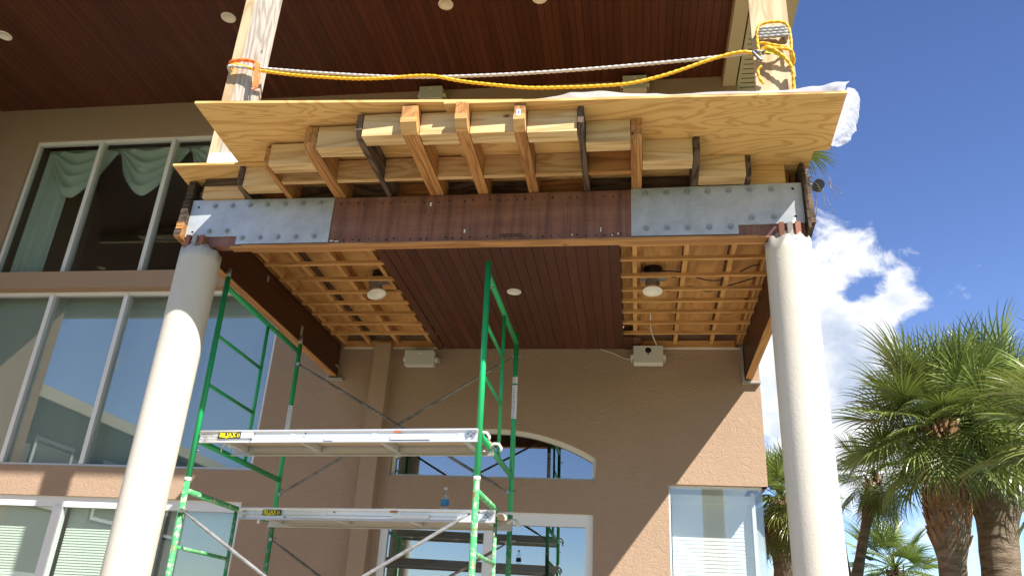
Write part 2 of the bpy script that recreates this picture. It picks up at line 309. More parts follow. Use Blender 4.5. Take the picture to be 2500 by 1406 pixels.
def lumber(name, c, size, mat, parent, axis='x', rot=0.0, tilt=0.0):
    """a board whose long side is local X; axis = world direction of the long side; size = (length, across, height)"""
    key = (tuple(round(s, 4) for s in size), mat)
    if key not in BOXC:
        l, w, h = [s/2 for s in size]; BOXC[key] = MB().box(-l, l, -w, w, -h, h).mesh(name, mat)
    rm = {'x': Matrix(), 'y': Matrix.Rotation(R(90), 4, 'Z'), 'z': Matrix.Rotation(R(-90), 4, 'Y')}[axis]
    return link(name, BOXC[key], None, parent, Matrix.Translation(c) @ Matrix.Rotation(rot, 4, 'Z') @ Matrix.Rotation(tilt, 4, 'Y') @ rm)
def rj(a): return random.uniform(-a, a)
def text_mesh(txt, size, depth=.0004):
    cu = bpy.data.curves.new('t', 'FONT'); cu.body = txt; cu.size = size; cu.extrude = depth; cu.align_x = 'CENTER'; cu.align_y = 'CENTER'; cu.offset = size*.03
    o = bpy.data.objects.new('t', cu); COL.objects.link(o); dg = bpy.context.evaluated_depsgraph_get(); me = bpy.data.meshes.new_from_object(o.evaluated_get(dg))
    bpy.data.objects.remove(o); me.materials.clear(); return me

# ------------------------------------------------------------------ ground
def build_ground():
    g = MB(); g.add([(-600, -600, -.02), (600, -600, -.02), (600, 600, -.02), (-600, 600, -.02)], [(0, 1, 2, 3)]); tag(g.build('ground', 'grass'), 'mown green lawn around the house', 'lawn', kind='structure')
    p = MB(); p.box(-13, 6, -3.5, 8.0, -.1, 0); tag(p.build('patio', 'paving'), 'pale concrete terrace in front of the house', 'patio', kind='structure')
build_ground()

# ------------------------------------------------------------------ house
YW = 8.03
X0, X1 = -8.72, 1.26
HOLES = {'upper': (-7.99, -4.03, 5.48, 7.49), 'mid': (-7.99, -4.03, 3.14, 5.25), 'low': (-7.99, -4.07, 0, 2.815), 'door': (-2.55, -.41, 0, 2.80), 'corner': (.32, X1, .9, 3.11)}
ARCH = (-2.51, -.388, 3.125, 3.355, 3.64)
def arch_z(x):
    a, b, z0, z1, z2 = ARCH; h = (b-a)/2; c = (a+b)/2; s = z2-z1; r = (h*h+s*s)/(2*s); return z2-r+math.sqrt(max(0, r*r-(x-c)**2))
def build_house():
    H = thing('house', (-4, YW, 0), 'large tan stucco house with tall windows behind the porch', 'house')
    w = MB()
    xs = sorted({X0, X1, ARCH[0], ARCH[1]} | {h[i] for h in HOLES.values() for i in (0, 1)}); zs = sorted({0, 8.03, ARCH[2], ARCH[4]} | {h[i] for h in HOLES.values() for i in (2, 3)})
    for i in range(len(xs)-1):
        for j in range(len(zs)-1):
            cx, cz = (xs[i]+xs[i+1])/2, (zs[j]+zs[j+1])/2
            if any(a < cx < b and c < cz < d for a, b, c, d in HOLES.values()): continue
            if ARCH[0] < cx < ARCH[1] and ARCH[2] < cz < ARCH[4]: continue
            w.add([(xs[i], YW, zs[j]), (xs[i+1], YW, zs[j]), (xs[i+1], YW, zs[j+1]), (xs[i], YW, zs[j+1])], [(0, 1, 2, 3)])
    NA = 28; ax = [ARCH[0]+(ARCH[1]-ARCH[0])*k/NA for k in range(NA+1)]
    for k in range(NA):
        w.add([(ax[k], YW, arch_z(ax[k])), (ax[k+1], YW, arch_z(ax[k+1])), (ax[k+1], YW, ARCH[4]), (ax[k], YW, ARCH[4])], [(0, 1, 2, 3)])
    def reveal(loop, d=.11):
        n = len(loop); w.add([(x, YW, z) for x, z in loop]+[(x, YW+d, z) for x, z in loop], [(i, i+n, (i+1) % n+n, (i+1) % n) for i in range(n)])
    for k, (a, b, c, d) in HOLES.items():
        if k == 'corner':
            w.add([(a, YW, d), (b, YW, d), (b, YW+.12, d), (a, YW+.12, d)], [(0, 3, 2, 1)]); w.add([(a, YW, c), (a, YW, d), (a, YW+.12, d), (a, YW+.12, c)], [(0, 3, 2, 1)])
        else: reveal([(a, c), (b, c), (b, d), (a, d)])
    reveal([(ARCH[0], ARCH[2]), (ARCH[1], ARCH[2])]+[(x, arch_z(x)) for x in ax[::-1]])
    # east side and the other outer walls
    w.add([(X1, YW, 3.11), (X1, 16, 3.11), (X1, 16, 8.03), (X1, YW, 8.03)], [(0, 1, 2, 3)]); w.add([(X1, 9.3, 0), (X1, 16, 0), (X1, 16, 3.11), (X1, 9.3, 3.11)], [(0, 1, 2, 3)]); w.add([(X1, YW, 0), (X1, 9.3, 0), (X1, 9.3, .9), (X1, YW, .9)], [(0, 1, 2, 3)])
    w.add([(X1, YW, 3.11), (X1, 9.3, 3.11), (X1-.16, 9.3, 3.11), (X1-.16, YW+.12, 3.11)], [(0, 1, 2, 3)])
    w.add([(-9, 16, 0), (X1, 16, 0), (X1, 16, 8.03), (-9, 16, 8.03)], [(3, 2, 1, 0)])
    w.build('wall', 'stucco', H)
    rw = MB(); rw.box(-16, X0, 5.9, 16, 0, 8.03); rw.build('side_wing_wall', 'stucco', H)
    ww = MB(); ww.box(-13, -7.6, 1.0, 5.88, 8.02, 8.05); wc = ww.build('wing_porch_ceiling', 'mahogany', H)
    ww = MB(); ww.box(-13.1, -7.6, .9, 1.05, 7.86, 8.13); ww.box(-7.75, -7.6, 1.05, 4.49, 7.862, 8.12); ww.box(-13.1, -7.6, 1.05, 4.49, 8.06, 8.13); ww.build('wing_fascia', 'soffit_paint', H)
    for k in range(3):
        l_ = MB(); l_.lathe([(0, 8.012), (.085, 8.012), (.085, 8.02)], n=20); l_.build('wing_light', 'lamp_white', H, Matrix.Translation((-12.2+1.7*k, 3.2, 0)))
    pl = MB(); pl.box(-2.80, -2.62, YW-.13, YW+.01, 0, 4.53); pl.build('pilaster', 'smooth_stucco', H)
    # raised stucco surrounds
    def band(x0, x1, z0, z1, d=.045, name='stucco_band'): b = MB(); b.box(x0, x1, YW-d, YW+.01, z0, z1); return b.build(name, 'smooth_stucco', H)
    band(-8.2, -3.98, 5.255, 5.475, .09, 'spandrel_band')
    # rooms behind the glass
    rm = MB(); 
    def room(x0, x1, y0, y1, z0, z1):
        rm.add([(x0,y0,z0),(x1,y0,z0),(x1,y1,z0),(x0,y1,z0),(x0,y0,z1),(x1,y0,z1),(x1,y1,z1),(x0,y1,z1)], [(0,1,2,3),(4,7,6,5),(2,1,5,6),(3,2,6,7),(0,3,7,4)])
    room(-8.1, -3.9, 8.16, 11.5, 5.4, 7.75); rm.build('upper_room', 'room_dark', H)
    rm = MB(); room(-8.1, -3.9, 8.16, 10.5, 3.0, 5.35); room(-8.1, -3.9, 8.16, 10.5, 0, 2.95); room(-2.7, -.3, 8.16, 10.5, 0, 2.9); room(-2.7, -.3, 8.16, 10.5, 3.0, 3.8); rm.build('lower_rooms', 'room_light', H)
    # windows with frames, mullions and panes
    def window(name, x0, x1, z0, z1, muls, glass, fw=.05, mw=.055, top=None, fmat='white_frame', yg=YW+.075):
        f = MB(); t = top or fw
        f.box(x0, x0+fw, yg-.035, yg+.03, z0, z1); f.box(x1-fw, x1, yg-.035, yg+.03, z0, z1); f.box(x0+fw, x1-fw, yg-.037, yg+.03, z1-t, z1); f.box(x0+fw, x1-fw, yg-.037, yg+.03, z0, z0+fw*.7)
        o = f.build(name, fmat, H); e = [x0+fw]+list(muls)+[x1-fw]
        for mx in muls: b = MB(); b.box(mx-mw/2, mx+mw/2, yg-.055, yg+.04, z0+fw*.7, z1-t); b.build('mullion', fmat, o)
        for i in range(len(e)-1):
            a = e[i]+(mw/2 if i else 0); b_ = e[i+1]-(mw/2 if i < len(e)-2 else 0); p = MB(); p.box(a, b_, yg-.003, yg+.003, z0+fw*.7, z1-t); p.build('pane', glass, o)
        return o
    wu = window('upper_window', *HOLES['upper'], (-7.02, -5.975, -4.95), 'glass', fw=.04)
    wm = window('middle_window', *HOLES['mid'], (-7.05, -6.055, -5.06), 'glass_mid', fw=.04)
    wl = window('patio_door', *HOLES['low'], (-6.19, -5.0), 'glass_mid', fw=.08, mw=.10, top=.11)
    wd = window('porch_door', *HOLES['door'], (-1.43,), 'glass_blue', fw=.075, mw=.11, top=.12)
    # roller shades inside the middle windows, blinds inside the doors
    s = MB(); s.box(-7.97, -4.05, 8.26, 8.265, 3.1, 5.3); s.build('roller_shade', 'shade_fabric', wm)
    def blind(x0, x1, z0, z1, y, pitch, mat, parent, tilt=.5):
        b = MB(); z = z1
        while z > z0:
            d = pitch*.74; b.add([(x0, y-d*math.cos(tilt), z-d*math.sin(tilt)), (x1, y-d*math.cos(tilt), z-d*math.sin(tilt)), (x1, y+d*math.cos(tilt), z+d*math.sin(tilt)), (x0, y+d*math.cos(tilt), z+d*math.sin(tilt))], [(0, 1, 2, 3)]); z -= pitch
        o = b.build('blind', mat, parent); o['kind'] = 'stuff'; return o
    for a, b in ((-7.93, -6.24), (-6.14, -5.05), (-4.95, -4.14)): blind(a, b, 1.2, 2.70, 8.22, .028, 'blind_slat', wl, 1.27)
    # swags and side curtain in the upper windows
    def swag(cx, half, drop, y):
        b = MB(); nu, nv = 36, 22; vs = []
        for j in range(nv+1):
            t = j/nv
            for i in range(nu+1):
                u = -1+2*i/nu; sag = drop*t*(1-abs(u)**2.2)+.10*t*(1-abs(u))
                z = 7.44-.03-sag-.06*t*abs(u); fold = .045*math.sin(t*24+1.5*u*u*3+.7*math.sin(u*5))*(1-abs(u)**3)
                vs.append((cx+u*half*(1-.10*t*(1-abs(u))), y-fold-.05*t*(1-u*u), z))
        n = nu+1; b.add(vs, [(j*n+i, j*n+i+1, (j+1)*n+i+1, (j+1)*n+i) for j in range(nv) for i in range(nu)], True); b.build('swag_curtain', 'curtain', wu)
    for cx in (-7.37, -6.33, -5.30, -4.40): swag(cx, .49, .62, 8.22)
    b = MB(); n = 40; vs = [(-7.95+.45*i/n, 8.26+.03*math.sin(i*1.3)+.012*math.sin(i*3.1), z) for z in (5.45, 7.42) for i in range(n+1)]
    b.add(vs, [(i, i+1, n+2+i, n+1+i) for i in range(n)], True); b.build('side_curtain', 'curtain', wu)
    b = MB(); b.box(-7.97, -4.05, 8.28, 8.30, 7.40, 7.49); b.build('valance', 'curtain', wu)
    # arched window
    f = MB(); loop = [(ARCH[0], ARCH[2]), (ARCH[1], ARCH[2])]+[(x, arch_z(x)) for x in ax[::-1]]; c = Vector(((ARCH[0]+ARCH[1])/2, 3.3)); n = len(loop); inn = []
    for x, z in loop: inn.append((c.x+(x-c.x)*.968, c.y+(z-c.y)*.86 if z < c.y else z-.045))
    for y in (YW+.04, YW+.10): pass
    vs = [(x, YW+.045, z) for x, z in loop]+[(x, YW+.045, z) for x, z in inn]+[(x, YW+.10, z) for x, z in inn]
    f.add(vs, [(i, (i+1) % n, n+(i+1) % n, n+i) for i in range(n)]+[(n+i, n+(i+1) % n, 2*n+(i+1) % n, 2*n+i) for i in range(n)])
    aw = f.build('arched_window', 'cream_trim', H)
    g = MB(); vs = [(x, YW+.08, z) for x, z in inn]; g.add(vs, [tuple(range(len(vs)))]); g.build('pane', 'glass_blue', aw)
    # corner window: two panes meeting at a glass corner, blinds inside, white frames
    cw = MB(); cw.box(.32, .335, YW+.06, YW+.12, .9, 3.11); cw.box(.335, X1-.05, YW+.06, YW+.12, 3.095, 3.11); cw.box(X1-.06, X1-.045, YW+.12, 9.3, 3.095, 3.11); cw.box(.335, X1-.05, YW+.06, YW+.12, .9, .93)
    co = cw.build('corner_window', 'white_frame', H)
    p = MB(); p.box(.335, X1-.05, YW+.075, YW+.083, .93, 3.095); p.build('pane', 'glass_clear', co)
    p = MB(); p.box(X1-.058, X1-.05, YW+.083, 9.3, .93, 3.095); p.build('pane', 'glass_clear', co)
    bl = blind(.36, 1.10, .9, 2.98, 8.36, .036, 'blind_white', co, 1.44)
    q = MB(); q.box(.30, 1.13, 8.30, 8.42, 2.98, 3.06); q.build('head_rail', 'blind_white', co)
    q = MB(); q.box(1.13, 1.165, 8.28, 8.36, .9, 3.09); q.box(1.10, 1.128, 8.34, 8.40, .9, 3.0); q.build('inner_jamb', 'white_frame', co)
    q = MB(); q.box(.22, .30, 8.16, 9.4, .9, 3.2); q.box(.22, X1-.06, 8.16, 9.4, 3.112, 3.2); q.box(.22, X1-.06, 9.3, 9.4, .9, 3.11); q.build('bay_lining', 'white_frame', co)
    # roof, upper porch ceiling of narrow boards, beige beams and vented eave
    rf = MB(); rf.add([(-9.6, 4.52, 8.12), (1.72, 4.52, 8.12), (1.72, 17, 8.12), (-9.6, 17, 8.12), (-5.6, 9.6, 10.6), (-2.4, 9.6, 10.6)], [(0, 3, 2, 1), (0, 1, 5, 4), (1, 2, 5), (2, 3, 4, 5), (3, 0, 4)])
    rf.build('roof', 'roof_tile', H)
    cb = MB(); cb.box(-8.75, 1.1, 4.62, YW, 8.035, 8.06); ceil = cb.build('upper_ceiling', 'mahogany', H)
    wdt = .0835; k = 0; x = X0+.01
    while x < 1.085:
        lumber('board', (x+wdt/2, (4.7+YW)/2, 8.025+rj(.0012)), (YW-4.7, wdt-.0045, .016), 'mahogany', ceil, 'y'); x += wdt
    cm = MB(); cm.box(X0, 1.09, 4.60, 4.76, 7.87, 8.05); cm.build('front_roof_beam', 'soffit_paint', H)
    cm = MB(); cm.box(1.09, 1.24, 4.60, YW-.002, 7.872, 8.05); cm.build('side_roof_beam', 'soffit_paint', H)
    sf = MB(); sf.box(1.262, 1.60, 4.55, 16, 7.90, 7.92); sof = sf.build('vented_soffit', 'soffit_vent', H)
    lv = MB(); y = 4.7
    while y < 12: lv.box(1.30, 1.56, y, y+.012, 7.896, 7.899); y += .085
    o = lv.build('vent_slots', 'slot_dark', sof); o['kind'] = 'stuff'
    gt = MB(); gt.box(1.58, 1.72, 4.5, 16.4, 7.845, 8.10); gt.build('eave_fascia', 'soffit_paint', H)
    gt = MB(); gt.box(1.721, 1.735, 4.5, 16.4, 7.86, 8.13); gt.build('drip_edge', 'soffit_vent', H)
    gt = MB(); gt.box(-9.6, 1.57, 4.5, 4.58, 7.86, 8.13); gt.build('front_fascia', 'soffit_paint', H)
build_house()

# ------------------------------------------------------------------ porch columns
CX = {'l': (-3.232, 5.0), 'r': (1.036, 5.0)}
def column(cx, cy, label, seed):
    T = thing('porch_column', (cx, cy, 0), label, 'column', 'round porch columns'); random.seed(seed); n = 64; rad = .150; b = MB(); zs = [.25, 1, 2, 3, 3.8, 4.08]
    vs = []
    jag = [4.165+.012*math.sin(k*.9+seed)+rj(.012) for k in range(n)]
    for z in zs+['t']:
        for k in range(n):
            w = 2*math.pi*k/n; vs.append((rad*math.cos(w), rad*math.sin(w), jag[k] if z == 't' else z))
    for k in range(n):
        w = 2*math.pi*k/n; vs.append((.118*math.cos(w), .118*math.sin(w), jag[k]-.004))
    m = len(zs)+2; b.add(vs, [(i*n+k, i*n+(k+1) % n, (i+1)*n+(k+1) % n, (i+1)*n+k) for i in range(m-1) for k in range(n)], True)
    b.build('shaft', 'column_stucco', T, Matrix.Translation((cx, cy, 0)))
    c = MB(); c.lathe([(.0, 4.0), (.125, 4.0), (.13, 4.16), (.12, 4.20), (.10, 4.225), (0, 4.225)], n=28); c.build('core', 'mortar', T, Matrix.Translation((cx, cy, 0)))
    p = MB(); p.lathe([(.2, 0), (.2, .12), (.18, .16), (.165, .2), (.165, .26), (0, .26)], n=40); p.build('base', 'column_stucco', T, Matrix.Translation((cx, cy, 0)))
    for dx in (-.055, .0, .05):
        s = MB(); s.box(-.017, .017, -.03, .03, 4.16, 4.265); s.build('shim', 'brick_shim' if dx else 'mortar', T, Matrix.Translation((cx+dx, cy-.10+rj(.006), 0)))
    return T
column(*CX['l'], 'round cream column at left, upper part in shadow', 3)
column(*CX['r'], 'round cream column at right beside the palms, fully sunlit', 5)

# ------------------------------------------------------------------ beams with steel plates
def build_beam():
    T = thing('porch_beam', (-1.1, 4.96, 4.2), 'dark stained beam across both columns with bolted steel end plates', 'beam')
    b = MB(); b.box(-2.245, 2.245, -.036, .038, -.193, .193); b.build('front_beam', 'stained_beam', T, Matrix.Translation((-1.1, 4.961, 4.385)))
    lumber('bottom_strip', (-1.02, 4.961, 4.186), (3.9, .078, .010), 'strip_wood', T, 'x')
    lumber('bottom_strip', (-1.02, 4.915, 4.186), (3.7, .012, .012), 'strip_wood', T, 'x')
    y0, y1 = 4.913, 4.9235
    for poly, bolts, holes in (
        ([(-3.345, 4.27), (-2.925, 4.27), (-2.925, 4.203), (-2.203, 4.203), (-2.203, 4.578), (-3.345, 4.588)],
         [(-3.153+.141*i, 4.532) for i in range(7)]+[(-3.155, 4.316), (-3.014, 4.316)]+[(-2.879+.1405*i, 4.254) for i in range(5)], [(-3.287, 4.526), (-3.291, 4.312)]),
        ([(-.01, 4.205), (.709, 4.205), (.709, 4.274), (1.145, 4.28), (1.145, 4.592), (-.01, 4.58)],
         [(.091+.142*i, 4.538+.0016*i) for i in range(7)]+[(.80, 4.327), (.945, 4.33)]+[(.092+.141*i, 4.261) for i in range(5)], [(1.086, 4.545), (1.087, 4.33)])):
        cx = sum(p[0] for p in poly)/6; p = MB(); p.prism([(x-cx, z-4.4) for x, z in poly], 'y', y0-4.92, y1-4.92); P = p.build('steel_plate', 'galvanised', T, Matrix.Translation((cx, 4.92, 4.4)))
        w = MB(); w.tube([(0, .0, 0), (0, -.004, 0)], .021, 16, smooth=False); w.tube([(0, -.004, 0), (0, -.016, 0)], .0135, 6, smooth=False); w.tube([(0, -.016, 0), (0, -.021, 0)], .008, 8, smooth=False); bm = w.mesh('bolt', 'bolt_steel')
        for x, z in bolts: link('bolt', bm, None, P, Matrix.Translation((x, y0-.0005, z)) @ Matrix.Rotation(random.random(), 4, 'Y'))
        h = MB(); h.tube([(0, .003, 0), (0, -.0006, 0)], .0095, 12, smooth=False); hm = h.mesh('bolt_hole', 'bolt_dark')
        for x, z in holes: link('bolt_hole', hm, None, P, Matrix.Translation((x, y0, z)))
    # nail heads and leftover paper scraps on the beam face
    nb = MB(); random.seed(11)
    for i in range(34):
        x = -2.15+.063*i+rj(.012)
        for z in (4.525, 4.225): 
            if random.random() < .8: nb.tube([(x, 4.926, z+rj(.012)), (x+rj(.003), 4.921, z)], .0055, 6, smooth=False)
    for i in range(30): x = random.uniform(-2.15, -.05); z = random.uniform(4.24, 4.5); nb.tube([(x, 4.926, z), (x, 4.922, z)], .0035, 5, smooth=False)
    for k in range(2):
        for i in range(7): x = -.93+k*.08+.011*i; nb.box(x, x+.004, 4.9225, 4.9255, 4.222+rj(.003), 4.250)
    o = nb.build('nail_holes', 'bolt_dark', T); o['kind'] = 'stuff'
    for x, z, w, h in ((-1.46, 4.505, .012, .03), (-1.19, 4.275, .01, .028), (-2.18, 4.218, .025, .008), (-2.14, 4.214, .03, .008), (-.22, 4.265, .006, .035), (-.14, 4.222, .006, .014), (-.1, 4.23, .012, .01), (-.42, 4.23, .006, .012)):
        s = MB(); s.box(x-w/2, x+w/2, 4.921, 4.9245, z-h/2, z+h/2); s.build('paper_scrap', 'sticker_white', T)
    # side beams running back to the wall
    for xa, xb, yb in ((-3.297, -3.222, 7.99), (1.112, 1.187, 8.02)):
        l = yb-5.0; lumber('side_beam', ((xa+xb)/2, 5.0+l/2, 4.362), (l, xb-xa, .350), 'stained_side_beam', T, 'y')
        lumber('bottom_strip', ((xa+xb)/2+.001, 5.0+l/2, 4.180), (l-.01, xb-xa-.002, .010), 'strip_wood', T, 'y')
    for x, z, w, h, y in ((-3.22, 4.43, .05, .03, 6.05), (-3.22, 4.24, .10, .05, 6.9), (-3.22, 4.27, .02, .18, 7.9)):
        s = MB(); s.box(-3.2225, -3.2185, y, y+h, z, z+w); s.build('paper_scrap', 'mortar', T)
    for x0, x1 in ((1.10, 1.20), (-3.31, -3.21)):       # torn stucco edges where the side beams enter the wall
        s = MB(); s.box(x0-.02, x0+.005, 7.97, 8.03, 4.13, 4.52); s.box(x0+.005, x1+.06, 7.975, 8.03, 4.13, 4.155); s.build('wall_pocket', 'mortar', T)
build_beam()

# ------------------------------------------------------------------ balcony framing
#        x0      x1     front y  material  extra plies
JO = [(-2.905, -2.865, 4.72, 'joist_rotten'), (-2.580, -2.540, 4.47, 'joist_wood'), (-2.207, -2.119, 4.283, 'joist_wood'), (-1.800, -1.760, 4.162, 'joist_rotten'), (-1.475, -1.370, 4.095, 'joist_wood'), (-1.113, -1.036, 4.080, 'joist_wood'),
      (-.740, -.668, 4.112, 'joist_wood'), (-.340, -.300, 4.178, 'joist_rotten'), (-.006, .066, 4.33, 'joist_wood'), (.404, .448, 4.56, 'joist_rotten'), (.770, .806, 4.80, 'joist_rotten'), (1.045, 1.09, 5.02, 'joist_wood')]
Z0, Z1 = 4.585, 4.757
def build_balcony():
    T = thing('balcony_frame', (-1.1, 5.0, 4.58), 'bowed balcony floor frame of brown joists and pale pine blocks', 'balcony frame')
    def joist(x0, x1, yf, mat, y1=7.99, end=True):
        b = MB(); yc = (yf+y1)/2; h = (y1-yf)/2; hz = (Z1-Z0)/2; hw = (x1-x0)/2-.0008; cut = .05 if end else 0
        prof = [(-h, hz), (-h, -hz+cut), (-h+cut*.8, -hz), (h, -hz), (h, hz)]
        b.prism([(y, z) for y, z in prof], 'x', -hw, hw); vs = [(p[1], -p[0], p[2]) for p in b.v]; b.v = vs
        return b.build('joist', mat, T, Matrix.Translation(((x0+x1)/2, yc, (Z0+Z1)/2)) @ Matrix.Rotation(R(90), 4, 'Z') if True else None)
    random.seed(4)
    for x0, x1, yf, mat in JO:
        if x1-x0 > .06:
            n = 2; d = (x1-x0)/n
            for i in range(n): joist(x0+i*d, x0+(i+1)*d, yf+rj(.008)+.004*i, mat)
        else: joist(x0, x1, yf, mat)
    # fresh chamfer cuts on the double joists
    for x0, x1, yf in ((-1.476, -1.369, 4.092), (-1.114, -1.035, 4.077), (-.741, -.667, 4.108)):
        c = MB(); c.prism([(yf-.004, 4.668), (yf-.004, 4.628), (yf+.039, Z0-.003), (yf+.075, Z0-.003), (yf+.06, 4.62)], 'x', x0, x1); c.build('cut_block', 'joist_cut', T, center=True)
    s = MB(); s.box(-.722, -.695, 4.1035, 4.1042, 4.655, 4.70); s.build('lumber_tag', 'sticker_white', T)
    s = MB(); s.box(-.716, -.701, 4.1028, 4.1034, 4.668, 4.688); s.build('lumber_tag_print', 'print_grey', T)
    # laminated pine blocks stepping along the bow
    BL = [(-2.862, -2.583, 4.735), (-2.537, -2.210, 4.46), (-2.116, -1.803, 4.28), (-1.757, -1.478, 4.168), (-1.367, -1.116, 4.178), (-1.033, -.743, 4.184), (-.665, -.343, 4.20), (-.297, -.009, 4.335), (.069, .401, 4.575), (.451, .767, 4.79)]
    for x0, x1, y in BL:
        for k in range(3):
            h = .168 if k == 0 else .166+rj(.004); lumber('block', ((x0+x1)/2, y+.019+.0384*k, Z1-h/2-.001), (x1-x0-.002, .0375, h), 'pine', T, 'x', rot=rj(.004))
    # straight row of blocking behind, and a dark row over the beam
    for i in range(1, 8):
        x0, x1 = JO[i][1], JO[i+1][0]; lumber('blocking', ((x0+x1)/2, 4.715, 4.673), (x1-x0-.003, .038, .163), 'pine_end' if i != 7 else 'joist_wood', T, 'x', rot=rj(.006))
    for i in range(0, 11):
        x0, x1 = JO[i][1], JO[i+1][0]; lumber('blocking', ((x0+x1)/2, 5.06, 4.672), (x1-x0-.003, .038, .165), 'joist_rotten' if i % 3 else 'joist_wood', T, 'x')
    lumber('blocking', (.93, 4.955, 4.672), (.24, .038, .17), 'joist_cut', T, 'x'); lumber('blocking', (-3.09, 4.93, 4.64), (.34, .1, .10), 'pine_end', T, 'x'); lumber('blocking', (-3.09, 4.90, 4.72), (.34, .05, .06), 'joist_rotten', T, 'x')
    # old subfloor boards over the joists
    for i in range(3):
        x0 = -3.3+i*1.49; lumber('subfloor_sheet', (x0+.744, 6.66, 4.768), (2.7, 1.484, .018), 'subfloor_ply', T, 'y')
    # rotten rim remains at both ends
    def rag(poly, ax, a, b, mat, name='rim_board', c=None):
        m = MB(); n = 10; pts = []
        for i in range(len(poly)):
            p, q = poly[i], poly[(i+1) % len(poly)]
            for k in range(n):
                t = k/n; amp = .0075; pts.append((p[0]+(q[0]-p[0])*t+rj(amp), p[1]+(q[1]-p[1])*t+rj(amp)))
        m.prism(pts, ax, a, b); return m.build(name, mat, T, center=True)
    rag([(4.86, 4.26), (5.25, 4.26), (5.25, 4.74), (4.90, 4.76)], 'x', -3.405, -3.352, 'rotten_end')
    rag([(4.865, 4.245), (5.0, 4.24), (5.0, 4.36), (4.86, 4.37)], 'x', -3.40, -3.349, 'joist_wood')
    rag([(4.89, 4.60), (5.1, 4.60), (5.1, 4.75), (4.92, 4.755)], 'x', -3.295, -3.255, 'rotten_end')
    rag([(4.84, 4.20), (5.3, 4.17), (5.3, 4.74), (4.94, 4.76), (4.86, 4.70)], 'x', 1.149, 1.168, 'rotten_end')
    rag([(4.86, 4.26), (5.3, 4.2), (5.3, 4.70), (4.94, 4.72)], 'x', 1.168, 1.205, 'joist_rotten')
    for x in (-3.26, 1.15): lumber('rim_board', (x, 6.53, 4.648), (2.9, .074, .216), 'joist_wood', T, 'y')
    lumber('rim_board', (-3.375, 6.6, 4.66), (2.7, .04, .17), 'joist_rotten', T, 'y'); lumber('rim_board', (1.187, 6.66, 4.66), (2.7, .035, .17), 'joist_rotten', T, 'y')
build_balcony()

# ------------------------------------------------------------------ plywood and plastic on top
def sheet(poly, z, label, mat='plywood'):
    c = (sum(p[0] for p in poly)/len(poly), sum(p[1] for p in poly)/len(poly)); b = MB(); b.prism([(x-c[0], y-c[1]) for x, y in poly], 'z', -.009, .009)
    o = b.build('plywood_sheet', mat, None, Matrix.Translation((c[0], c[1], z+.009))); return tag(o, label, 'plywood', 'plywood sheets laid on the balcony joists')
sheet([(-2.885, 3.99), (-.69, 4.128), (-.755, 5.3), (-2.94, 5.3)], 4.7795, 'left plywood sheet jutting out over the bowed joists, corner in the air')
sheet([(-1.2, 4.09), (1.297, 4.165), (1.322, 4.779), (1.222, 4.787), (1.22, 5.3), (-1.2, 5.3)], 4.7595, 'right plywood sheet reaching the blue sky, draped with plastic')
sheet([(-3.43, 4.682), (-2.60, 4.70), (-2.60, 5.4), (-3.50, 5.4)], 4.7585, 'small low plywood sheet above the left column')
def plastic():
    b = MB(); nx, ny = 190, 46; vs = []
    def ridg(p): return 1-abs(noise.noise(p))*2
    for j in range(ny+1):
        for i in range(nx+1):
            u, v = i/nx, j/ny; x = -2.35+3.66*u; y0 = (4.135+.008*math.sin(x*9)) if x > -.69 else 4.24; y = y0+((5.25 if x < 1.19 else 4.77)-y0)*v
            p = Vector((x, y, 0)); h = .018+.05*max(0, noise.noise(p*2.1+Vector((3, 1, 0)))+.12)+.016*ridg(p*6)+.008*ridg(p*15)
            h = max(.005, h*min(1, v*7+.12)+(.055*math.exp(-((x+.25)/.38)**2)+.02*math.exp(-((x+1.7)/.4)**2))*max(0, 1-v*3)*(.7+.5*ridg(p*4))); z = (4.7985 if x < -.7 else 4.779)+h
            if x > .95: z += .03*((x-.95)/.33)**1.5*max(0, 1-v*1.6)+.012*ridg(p*11)*((x-.95)/.33)
            vs.append((x, y, z))
    n = nx+1; b.add(vs, [(j*n+i, j*n+i+1, (j+1)*n+i+1, (j+1)*n+i) for j in range(ny) for i in range(nx)], True)
    # flap hanging over the right-hand edge, creased, its rim torn
    vs = []; nu, nv = 90, 40
    for j in range(nv+1):
        for i in range(nu+1):
            u, v = i/nu, j/nv; y = 4.17+.60*u
            prof = math.sin(math.pi*min(1, (u*.88+.16)))**.7; L_ = .075*prof*(1+.10*noise.noise(Vector((u*9, 0, 3)))+.06*noise.noise(Vector((u*33, 2, 3))))+.012
            x = 1.30+L_*math.sin(v*1.35)*.95; z = 4.795+.022*math.sin(v*2.6)*(1-u)-L_*1.9*(1-math.cos(v*1.5))-.015*u
            q = Vector((u*4.2, v*1.5, 1)); cr = ridg(q*1.6)*.5+ridg(q*3.7+Vector((5, 2, 0)))*.3+ridg(q*8)*.15; x += .016*cr*v; z += .020*cr*(.3+v*.7); y += .012*noise.noise(q*3)*v; vs.append((x, y, z))
    n = nu+1; b.add(vs, [(j*n+i, j*n+i+1, (j+1)*n+i+1, (j+1)*n+i) for j in range(nv) for i in range(nu)], True)
    tag(b.build('plastic_sheet', 'plastic_film'), 'crumpled clear plastic sheet on top of the plywood', 'plastic sheet')
plastic()

